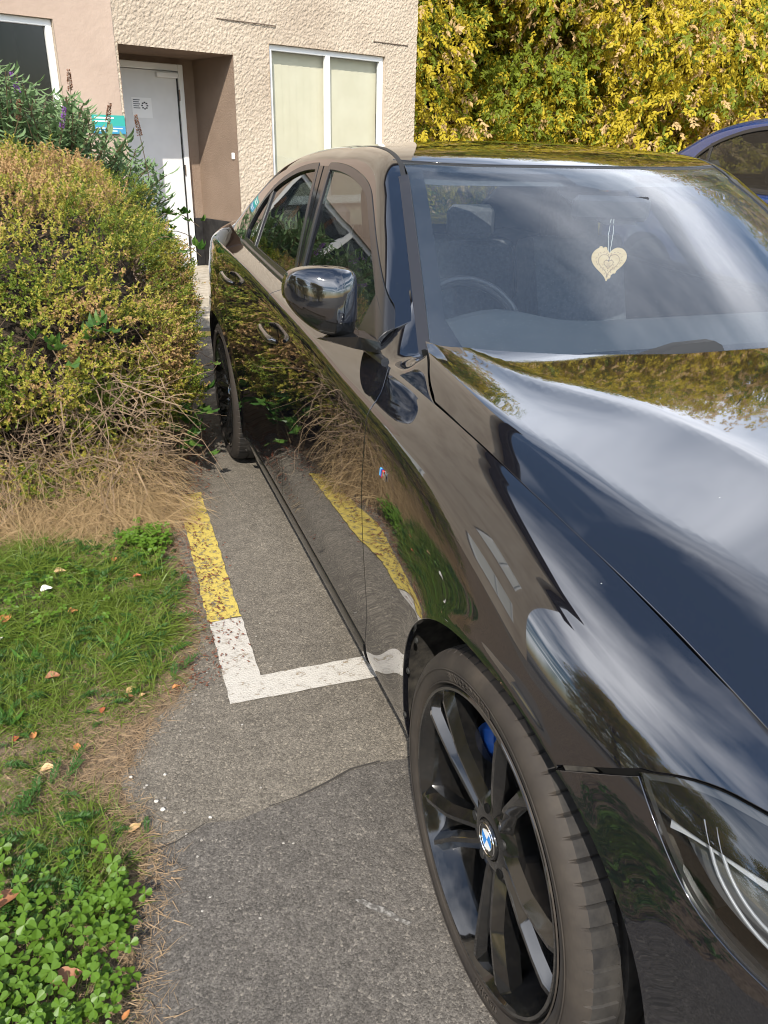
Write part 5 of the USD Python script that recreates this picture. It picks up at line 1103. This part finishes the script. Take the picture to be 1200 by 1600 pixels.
k = rs.rand(len(x)) < prob; k &= (y < 2.02 + .06*rs.rand(len(x))); x, y = x[k][:46000], y[k][:46000]; n = len(x)
GR = leaf_look('grass_blade', [(.14, .20, .03), (.21, .28, .042), (.29, .35, .06), (.40, .42, .12), (.54, .46, .23), (.48, .38, .20)], .35, .45)
D_ = rs.normal(size=(n, 3))*[.55, .55, 0] + [0, 0, 1.]; D_ /= np.linalg.norm(D_, axis=1)[:, None]
tall = .55 + .9*meshkit.fbm(np.stack([x*4, y*4, 0*x], -1), 2, 9)
obj('grass', blades(np.column_stack([x, y, soil_z(x, y) - .004]), D_, rs.uniform(.03, .085, n)*tall, rs.uniform(.0016, .0038, n), rs.uniform(.3, 1.7, n), rs, 3), GR, None, smooth=False, kind='stuff', label='short green grass growing on the verge beside the tarmac', category='grass')
# long arching tufts
n = 2600; cx = rs.choice(70, n); ty_ = rs.uniform(1.0, 1.95, 70); tx_ = xb(ty_) - rs.uniform(.10, .75, 70); x = tx_[cx] + rs.normal(size=n)*.022; y = ty_[cx] + rs.normal(size=n)*.022; D_ = rs.normal(size=(n, 3))*[.6, .6, 0] + [.15, -.1, 1.]; D_ /= np.linalg.norm(D_, axis=1)[:, None]
obj('grass', blades(np.column_stack([x, y, soil_z(x, y)]), D_, rs.uniform(.09, .19, n), rs.uniform(.0022, .0042, n), rs.uniform(.8, 2.0, n), rs, 5), leaf_look('long_grass', [(.14, .20, .03), (.22, .29, .05), (.30, .36, .09), (.40, .40, .17)], .35, .4), None, smooth=False, kind='stuff', label='longer arching grass tufts on the verge below the hedge', category='grass')
# feathery yarrow fronds
n = 1500; x, y, d = verge_pts(n*3); k = (rs.rand(n*3) < np.clip((d - .03)/.1, 0, 1)*(1 - bare(x, y))*np.clip((meshkit.fbm(np.stack([x*4, y*4, 0*x], -1), 3, 33) - .40)*6, 0, 1)) & (y < 2.0); x, y = x[k][:n], y[k][:n]; n = len(x)
a = rs.rand(n)*2*PI; fd_ = np.column_stack([np.cos(a), np.sin(a), rs.uniform(.15, .9, n)]); fd_ /= np.linalg.norm(fd_, axis=1)[:, None]; Lf = rs.uniform(.045, .10, n); m = 18
u = np.linspace(.15, 1, m); base = np.column_stack([x, y, soil_z(x, y) + .004])[:, None] + fd_[:, None]*(Lf[:, None]*u)[..., None] + np.array([0, 0, -.02])*(u**2)[None, :, None]
sd = np.cross(fd_, [0, 0, 1.]); sd /= np.linalg.norm(sd, axis=1)[:, None]; P_, A_, LL = [], [], []
for s_ in (1, -1):
    P_.append(base.reshape(-1, 3)); A_.append((fd_[:, None]*.75 + s_*sd[:, None]*1.0 + np.array([0, 0, .35]) + rs.normal(size=(n, m, 3))*.25).reshape(-1, 3)); LL.append((Lf[:, None]*.21*np.sin(PI*np.clip(u, 0, .93))[None]**.6*np.ones((n, 1))).ravel())
P_, A_, LL = np.vstack(P_), np.vstack(A_), np.concatenate(LL); A, B, C = basis(A_, rs)
obj('yarrow', leaf_mesh(P_, A, B, LL, LL*.22 + .0012, .2), leaf_look('yarrow_leaf', [(.045, .11, .022), (.075, .16, .032), (.11, .21, .045)], .25), None, smooth=False, kind='stuff', label='dark feathery yarrow leaves among the verge grass', category='weeds')
# clover
def clover(n, cx, cy, sx, sy, name, lab, hmin=.02, hmax=.07, size=(.0075, .0165)):
    x = cx + rs.normal(size=n)*sx; y = cy + rs.normal(size=n)*sy; k = (xb(y) - x > .05); x, y = x[k], y[k]; n = len(x); z = soil_z(x, y); h = rs.uniform(hmin, hmax, n)
    tilt = rs.normal(size=(n, 3))*[.28, .28, 0] + [-.05, -.12, 1]; tilt /= np.linalg.norm(tilt, axis=1)[:, None]; a0 = rs.rand(n)*2*PI; sz = rs.uniform(size[0], size[1], n)*1.15
    c = np.column_stack([x, y, z + h]); e1 = np.cross(tilt, [1., 0, 0]); e1 /= np.linalg.norm(e1, axis=1)[:, None]; e2 = np.cross(tilt, e1); ms = []
    prof = [(0, 0), (.35, .36), (.72, .56), (1.02, .44), (1.10, .18), (1.0, 0), (1.10, -.18), (1.02, -.44), (.72, -.56), (.35, -.36)]
    V = []
    for q in range(3):
        a = a0 + q*2*PI/3; r_ = np.cos(a)[:, None]*e1 + np.sin(a)[:, None]*e2; s_ = -np.sin(a)[:, None]*e1 + np.cos(a)[:, None]*e2
        V.append(np.stack([c + r_*(sz*p)[:, None] + s_*(sz*w)[:, None] + tilt*(sz*(.30*abs(w) - .10*p*p))[:, None] for p, w in prof] , 1))
    V = np.concatenate(V, 0); k = len(prof); F = np.array([[0, i, i + 1] for i in range(1, k - 1)]); n3 = len(V)
    st_ = twigs(np.column_stack([x + rs.normal(size=n)*.012, y + rs.normal(size=n)*.012, z]), c, .0009, rs, 2, .1)
    obj(name, join([(V.reshape(-1, 3), (F[None] + (np.arange(n3)*k)[:, None, None]).reshape(-1, 3)), st_]), CLOV, None, smooth=False, kind='stuff', label=lab, category='clover')
CLOV = leaf_look('clover_leaf', [(.10, .19, .02), (.16, .28, .03), (.23, .37, .042), (.31, .43, .07)], .35, .4)
clover(620, -1.72, .13, .125, .14, 'clover', 'bright green clover patch at the bottom left corner of the verge')
clover(60, -1.525, .31, .03, .05, 'clover', 'small clump of clover at the tarmac edge of the verge')
clover(130, -1.36, 1.92, .05, .05, 'clover', 'fresh green clover seedlings at the foot of the hedge', size=(.009, .015))
clover(120, -1.72, 1.55, .12, .16, 'clover', 'scattered clover in the grass left of the yellow line', size=(.007, .012))
# dandelion like rosettes
n = 420; x, y, d = verge_pts(n*4); k = (d > .12) & (bare(x, y) < .25) & (y < 2.0) & (rs.rand(len(x)) < .5); x, y = x[k][:60], y[k][:60]; P_ = np.repeat(np.column_stack([x, y, soil_z(x, y) + .006]), 8, 0); a = rs.rand(len(P_))*2*PI; D_ = np.column_stack([np.cos(a), np.sin(a), rs.uniform(.15, .8, len(P_))]); A, B, C = basis(D_, rs); B = np.cross(A, [0, 0, 1.]); B /= np.linalg.norm(B, axis=1)[:, None]
obj('broadleaf_weeds', leaf_mesh(P_, A, B, rs.uniform(.04, .075, len(P_)), rs.uniform(.011, .02, len(P_)), .2, 'lance'), leaf_look('weed_leaf', [(.06, .15, .02), (.10, .20, .03), (.16, .26, .04)], .3), None, smooth=False, kind='stuff', label='broad leaved weeds scattered in the verge grass', category='weeds')
# dry thatch on the bare soil and straw at the hedge foot
n = 75000; x, y, d = verge_pts(n, -2.1, -.2, 2.4); k = rs.rand(n) < np.clip(.40 + bare(x, y) - .3*np.clip((d - .2)/.2, 0, 1), .08, 1)*np.clip((d + .02)/.05, 0, 1); x, y, d = x[k], y[k], d[k]; n = len(x); a = rs.rand(n)*2*PI; D_ = np.column_stack([np.cos(a), np.sin(a), rs.uniform(-.05, .35, n)]); D_ /= np.linalg.norm(D_, axis=1)[:, None]
obj('dry_thatch', blades(np.column_stack([x, y, soil_z(x, y) + rs.uniform(.001, .012, n)]), D_, rs.uniform(.015, .055, n), rs.uniform(.0008, .0022, n), rs.uniform(0, .5, n), rs, 2), leaf_look('dry_thatch_look', [(.30, .21, .125), (.50, .38, .24), (.64, .52, .36), (.70, .60, .44), (.40, .27, .16)], .1, .75), None, smooth=False, kind='stuff', label='dry brown thatch lying on the bare verge edge', category='thatch')
n = 9500; x = rs.uniform(-2.5, -1.2, n); yb = 2.12 + .30*np.clip((x + 1.35)/.3, 0, 1); y = yb + rs.uniform(-.10, .20, n); D_ = rs.normal(size=(n, 3))*[.75, .35, .25] + [.12, -.75, .35]; D_ /= np.linalg.norm(D_, axis=1)[:, None]; z = np.maximum(.0, (y - yb + .05))*rs.uniform(.1, 1.3, n)
obj('dead_straw', blades(np.column_stack([x, y, .03 + z]), D_, rs.uniform(.09, .28, n), rs.uniform(.0012, .003, n), rs.uniform(.6, 2.0, n), rs, 4), leaf_look('straw', [(.42, .30, .16), (.55, .42, .25), (.62, .50, .32), (.36, .24, .13)], .2, .6), None, smooth=False, kind='stuff', label='pale dead straw spilling from the foot of the hedge', category='straw')
# small red brown litter on the tarmac edge
n = 1500; y = rs.uniform(1.0, 3.4, n); x = xb(y) + rs.normal(size=n)*.05 + .01; A, B, C = basis(rs.normal(size=(n, 3))*[1, 1, .25], rs)
obj('leaf_litter', leaf_mesh(np.column_stack([x, y, np.full(n, .013)]), A, B, rs.uniform(.005, .017, n), rs.uniform(.003, .008, n), .3), leaf_look('litter', [(.16, .06, .035), (.30, .12, .06), (.25, .16, .09), (.42, .28, .16)], .1, .7), None, smooth=False, kind='stuff', label='red brown leaf litter along the edge of the yellow line', category='leaf litter')
# gravel
n = 45; y = rs.uniform(.2, 1.3, n); x = xb(y) + np.abs(rs.normal(size=n))*.09; st_ = []
ico = trimesh.creation.icosphere(1, 1.0)
for i in range(n):
    r = rs.uniform(.001, .0027); v = ico.vertices*(1 + .25*rs.normal(size=(len(ico.vertices), 1)))*r*[1.2, 1, .7] + [x[i], y[i], .005]; st_.append((v, ico.faces))
obj('gravel', join(st_), speckled('pale_gravel', (.20, .18, .155), (.36, .34, .31), 60, .85), None, smooth=False, kind='stuff', label='loose grit scattered along the broken tarmac edge', category='gravel')
STONE = plain('white_stone', (.48, .46, .42), .8)
for (x_, y_, r) , lab in zip([(-1.401, .576, .008), (-1.387, .689, .006), (-1.413, .606, .0075), (-1.465, .706, .006), (-1.30, .52, .0055)], ['largest white stone chip on the broken tarmac edge', 'white stone chip lying on tarmac away from the verge', 'white stone chip at the verge tip beside the largest chip', 'white stone chip furthest left at the tarmac corner', 'white stone chip beside the tarmac crack']):
    v = ico.vertices*(1 + .22*rs.normal(size=(len(ico.vertices), 1)))*r*.55*np.array([1.2, 1, .7]); m = trimesh.convex.convex_hull(v + [x_, y_, r*.5 + .003]); obj('stone_chip', m, STONE, None, smooth=False, label=lab, category='stone', group='white stone chips by the verge')
# fallen leaves
FL = [plain('fallen_leaf_orange', (.48, .20, .07), .6), plain('fallen_leaf_tan', (.52, .33, .16), .6), plain('fallen_leaf_brown', (.26, .11, .05), .65), plain('fallen_leaf_red', (.42, .10, .05), .6), plain('pale_litter', (.78, .74, .68), .6)]
def fallen(x, y, mat_, L, ang, lab, lift=.03, grp='fallen leaves on the verge', cat='leaf'):
    uu = np.linspace(0, 1, 9); W_ = np.sin(PI*uu**.85)**.8*.30*L; cl = rs.uniform(.3, .9); V = []
    for i, u_ in enumerate(uu):
        for s_ in (-1, -.5, 0, .5, 1):
            V.append((u_*L - L/2, s_*W_[i], cl*(s_*W_[i])**2/(.3*L)*1.4 + .25*L*(u_ - .5)**2*rs.choice([1., .6]) + rs.normal()*.0006))
    F = []
    for i in range(8):
        for j in range(4): p = i*5 + j; F += [[p, p + 1, p + 6], [p, p + 6, p + 5]]
    V = np.array(V); c, s_ = math.cos(ang), math.sin(ang); tl_ = rs.uniform(-.3, .3); V[:, 2] += V[:, 1]*tl_
    V = np.column_stack([x + V[:, 0]*c - V[:, 1]*s_, y + V[:, 0]*s_ + V[:, 1]*c, soil_z(x, y) + lift + V[:, 2]])
    obj('fallen_leaf', trimesh.Trimesh(V, np.array(F), process=False), mat_, None, smooth=True, label=lab, category=cat, group=grp)
for a_ in [(-1.60, 1.45, 0, .035, .5, 'orange fallen leaf lying in the middle of the grass'), (-1.465, 1.794, 0, .03, 1.0, 'orange fallen leaf nearest the straw at the hedge foot'), (-1.646, 1.728, 1, .045, .2, 'tan fallen leaf above the white scrap in the grass'), (-1.395, 1.651, 3, .03, .1, 'red fallen leaf at the grass edge beside the yellow line'), (-1.648, 1.115, 2, .04, .1, 'brown fallen leaf in the grass level with the white corner'),
           (-1.447, 1.03, 1, .036, .8, 'tan fallen leaf standing on the grass tip by the thatch'), (-1.455, 1.0, 2, .03, .2, 'dark brown leaf just below the tan leaf on the grass tip'), (-1.327, 1.02, 0, .026, .4, 'small orange leaf on the bare edge left of the white corner'), (-1.523, .96, 3, .026, 1.4, 'red leaf at the lower tip of the upper grass'), (-1.586, .83, 0, .03, 1.5, 'orange leaf upright in the dry thatch'),
           (-1.69, .90, 0, .03, 1.7, 'orange leaf between dry thatch and left frame edge'), (-1.651, .77, 1, .036, .1, 'pale tan leaf lying on the dry thatch'), (-1.464, .53, 1, .034, .6, 'tan leaf on thatch beside the tarmac crack'), (-1.707, .385, 2, .062, .5, 'large curled brown leaf beside the clover patch'), (-1.597, .185, 2, .055, .1, 'brown leaf lying on the clover patch'), (-1.50, .09, 0, .02, .9, 'tiny orange leaf at the bottom of the thatch'),
           (-1.79, 1.45, 0, .05, 1.2, 'orange leaf at the left edge of the upper grass'), (-1.42, 1.0, 1, .02, .3, 'tiny tan leaf on the thatch point'), (-1.30, 1.98, 3, .03, .2, 'red leaf lying in straw beside the yellow line'), (-1.73, .895, 3, .024, .9, 'small red leaf furthest left on the thatch')]:
    fallen(a_[0], a_[1], FL[a_[2]], a_[3], a_[4], a_[5], lift=.028 if a_[1] > 1.05 or a_[1] < .42 else .012)
fallen(-1.682, 1.60, FL[4], .04, .4, 'crumpled white scrap lying in the grass', .035, 'white scraps on the verge', 'litter'); fallen(-1.80, 1.33, FL[4], .03, 1.0, 'white scrap at the left edge of the grass', .03, 'white scraps on the verge', 'litter')

# --- trees behind the cars
rs = np.random.RandomState(33)
TL_Y = leaf_look('autumn_leaf_yellow', [(.55, .44, .035), (.72, .57, .055), (.78, .66, .12), (.46, .45, .05)], .45)
TL_G = leaf_look('autumn_leaf_green', [(.22, .27, .028), (.38, .41, .045), (.52, .50, .06), (.60, .53, .07)], .5)
TL_T = leaf_look('autumn_leaf_tan', [(.58, .40, .19), (.68, .50, .28), (.52, .32, .15), (.62, .48, .22)], .35)
BARK = speckled('tree_bark', (.05, .04, .03), (.13, .105, .08), 14, .9, .8, 30, dist=.02)
def tree(name, label, loc, seed, hgt=7.5, rad=2.6, nblob=30, per=120):
    r = np.random.RandomState(seed); t_ = thing(name, label, 'tree', loc, r.rand()*6.28, group='autumn trees behind the cars')
    tr = [tube([(0, 0, -.1), (.05, .02, hgt*.25), (.1, -.06, hgt*.55), (.05, .05, hgt*.85)], [.17, .13, .08, .03], 9)]
    trunk = obj('trunk', tr[0], BARK, t_)
    bc = []; P_, D_, TN = [], [], []
    for i in range(nblob):
        z = r.uniform(.04, 1)*hgt*.93; rr = rad*np.sqrt(np.clip(1 - ((z/hgt - .42)/.62)**2, .08, 1)); a = r.rand()*2*PI; q = rr*r.uniform(.45, .9); c = np.array([q*math.cos(a), q*math.sin(a), z + .15]); bc.append(c); R_ = r.uniform(.55, 1.05)
        obj('limb', tube([(.06, 0, max(.2, z*.7)), c*[.5, .5, 1] - [0, 0, .25*(z*.3)**.5], c], [.05, .03, .008], 5), BARK, t_) if i % 2 == 0 else None
        d = r.normal(size=(per, 3)); d /= np.linalg.norm(d, axis=1)[:, None]; s_ = r.uniform(.72, 1.06, per)[:, None]; p = c + d*R_*s_*[1, 1, .8]; P_.append(p); D_.append(d*[1, 1, .3] + [0, 0, -.75]); TN.append(np.full(per, r.normal()*.5) + r.normal(size=per)*.45)
    P_, D_, TN = np.vstack(P_), np.vstack(D_), np.concatenate(TN); n = len(P_); D_ += r.normal(size=D_.shape)*.3; D_ /= np.linalg.norm(D_, axis=1)[:, None]
    # compound leaf: a drooping stalk with seven leaflets
    m = 7; u = np.array([.35, .35, .6, .6, .85, .85, 1.0]); sg_ = np.array([1, -1, 1, -1, 1, -1, 0]); SL = r.uniform(.14, .26, n)
    base = P_[:, None] + D_[:, None]*(SL[:, None]*u)[..., None]; side = np.cross(D_, r.normal(size=D_.shape)); side /= np.linalg.norm(side, axis=1)[:, None]
    LD = D_[:, None]*.55 + side[:, None]*sg_[None, :, None]*.9 + np.array([0, 0, -.35]) + r.normal(size=(n, m, 3))*.22
    A, B, C = basis(LD.reshape(-1, 3), r); oc = np.repeat(P_*[1, 1, 0] + [0, 0, 1.0], m, 0) + r.normal(size=(n*m, 3))*.9; B2 = np.cross(A, oc); B2 /= np.linalg.norm(B2, axis=1)[:, None] + 1e-9; B = B2; ll = r.uniform(.045, .092, n*m); tn = np.repeat(TN, m)
    for nm, mat_, sel in (('crown', TL_G, tn < -.38), ('crown', TL_Y, (tn >= -.38) & (tn < .62)), ('crown', TL_T, tn >= .62)):
        obj(nm, leaf_mesh(base.reshape(-1, 3)[sel], A[sel], B[sel], ll[sel], ll[sel]*.50, .12), mat_, t_, smooth=False, kind='stuff')
    return t_
ta = tree('autumn_tree', 'yellow leaved tree right beside the building corner', (3.9, 12.0, 0), 1, 8.2, 2.6, 80, 300)
tb = tree('autumn_tree', 'yellow and tan leaved tree above the middle of the car roof', (7.4, 11.2, 0), 2, 7.6, 2.7, 80, 300)
for src, lab, loc, rz, sc in ((ta, 'yellow leaved tree above the right end of the car roof', (10.6, 10.2, 0), 2.1, 1.0), (tb, 'yellow leaved tree behind the blue car at the right edge', (13.4, 8.6, 0), 4.0, 1.05), (tb, 'tan flecked tree set back behind the tree by the building corner', (5.6, 14.6, 0), 1.2, 1.15), (tb, 'tree furthest left, half hidden behind the building corner', (2.6, 13.6, 0), 3.1, 1.05), (ta, 'tree set back furthest behind the car roof', (9.8, 14.0, 0), 5.0, 1.2), (ta, 'tree filling the gap between the corner tree and the roof tree', (5.6, 12.4, 0), 0.6, 1.0), (tb, 'tree filling the gap left of the blue car', (9.0, 11.6, 0), 2.7, 1.0)):
    copy_of(src, 'autumn_tree', lab, 'tree', loc, rz, 'autumn trees behind the cars', (sc, sc, sc))
for loc, rz, sc, lab in (((-13.5, 1.5, 0), .4, 1.0, 'tree beside the far left end of the building, seen only mirrored in the front wing'), ((-15.5, -3.0, 0), 2.2, 1.1, 'largest of the trees seen only mirrored in the front wing'), ((-13.0, -7.5, 0), 4.1, .9, 'smallest of the trees seen only mirrored in the front wing'), ((-9.0, -13.0, 0), 1.0, 1.0, 'tree mirrored nearest the headlamp of the black car')):
    copy_of(ta, 'autumn_tree', lab, 'tree', loc, rz, 'trees mirrored in the front wing', (sc, sc, sc))
# ------------------------------------------------------------------ cars
car = thing('saloon_car', 'glossy black saloon car with black alloy wheels parked beside the hedge', 'car')
build_car(car, PAINT)
car2 = thing('blue_car', 'tall blue car parked beyond the black car at the right edge', 'car', (3.74, 1.86, 0), 0, None, (1.0, 1.04, 1.18))
build_car(car2, BLUEPAINT, False)
# wooden heart hanging from the interior mirror
t = np.linspace(0, 2*PI, 80)[:-1]; hx, hy = 16*np.sin(t)**3, 13*np.cos(t) - 5*np.cos(2*t) - 2*np.cos(3*t) - np.cos(4*t)
HS_ = .098/32; heart = Polygon(np.stack([hx*HS_*1.0, (hy + 2.5)*HS_*.98], -1)).buffer(.002)
WOOD = look('pale_wood', {'g': ('texture_coordinate', {}), 'w': ('noise_texture', {'scale': 30.0, 'detail': 5.0}), 'mp': ('mapping', {'scale': (1.0, 1.0, 9.0)}), 'r': ('rgb_ramp', {'ramp': [(.3, (.60, .38, .17)), (.7, (.74, .52, .27))]}), 'p': ('principled_bsdf', {'roughness': .55})}, [('g.object', 'mp.vector'), ('mp.vector', 'w.vector'), ('w.fac', 'r.fac'), ('r.color', 'p.base_color')])
BURN = plain('burnt_engraving', (.20, .10, .04), .8); STRING = plain('white_string', (.7, .68, .62), .8)
ho = thing('wooden_heart', 'pale wooden heart with engraved wreath hanging behind the windscreen from the mirror', 'ornament', (-.035, 1.105, 1.118), -.22)
def upright(m): v = m.vertices.copy(); m.vertices = np.stack([v[:, 0], -v[:, 2], v[:, 1]], -1); trimesh.repair.fix_normals(m); return m
# two little leaf lobes on the outline, as on the ornament
shape = shapely.unary_union([heart, *[Point(hx[i]*HS_*1.01, (hy[i] + 2.5)*HS_).buffer(.0052) for i in (70, 67, 29, 33)]]).difference(Point(0, .012).buffer(.0022))
obj('heart', upright(trimesh.creation.extrude_polygon(shape, .003, engine='earcut')), WOOD, ho, smooth=20)
def ring_of(scale, wd): 
    g = shapely.affinity.scale(heart, scale, scale, origin=(0, 0)); return g.buffer(wd/2).difference(g.buffer(-wd/2))
eng = [ring_of(.60, .0012), ring_of(.26, .0014)]
rs = np.random.RandomState(3)
for k in range(30):
    a = 2*PI*k/30; 
    if abs(math.sin(a)) < .3 and math.cos(a) > 0 and False: continue
    i = int(k/30*79); px, py = hx[i]*HS_*.76, (hy[i] + 2.5)*HS_*.76; th = rs.rand()*PI
    eng.append(LineString([(px - .0022*math.cos(th), py - .0022*math.sin(th)), (px + .0022*math.cos(th), py + .0022*math.sin(th))]).buffer(.0006))
for k in range(12):
    a = 2*PI*k/12; px, py = .0155*math.cos(a), .0155*math.sin(a) - .001; eng.append(Point(px, py).buffer(.0013))
for k in range(4): eng.append(LineString([(-.005, .004 - .003*k), (.005 - .001*(k % 2), .004 - .003*k)]).buffer(.0004))
em = upright(trimesh.util.concatenate([trimesh.creation.extrude_polygon(g, .0003, engine='earcut') for e in eng for g in getattr(e, 'geoms', [e])])); em.apply_translation([0, -.0032, 0]); obj('engraving', em, BURN, ho, smooth=False, kind='stuff')
obj('string', catm([tube([(0, -.0015, .012), (-.006, .01, .075), (.004, .03, .118)], .0007, 5), tube([(0, -.0015, .012), (.008, .012, .08), (.012, .03, .118)], .0007, 5)]), STRING, ho, smooth=False, kind='stuff')
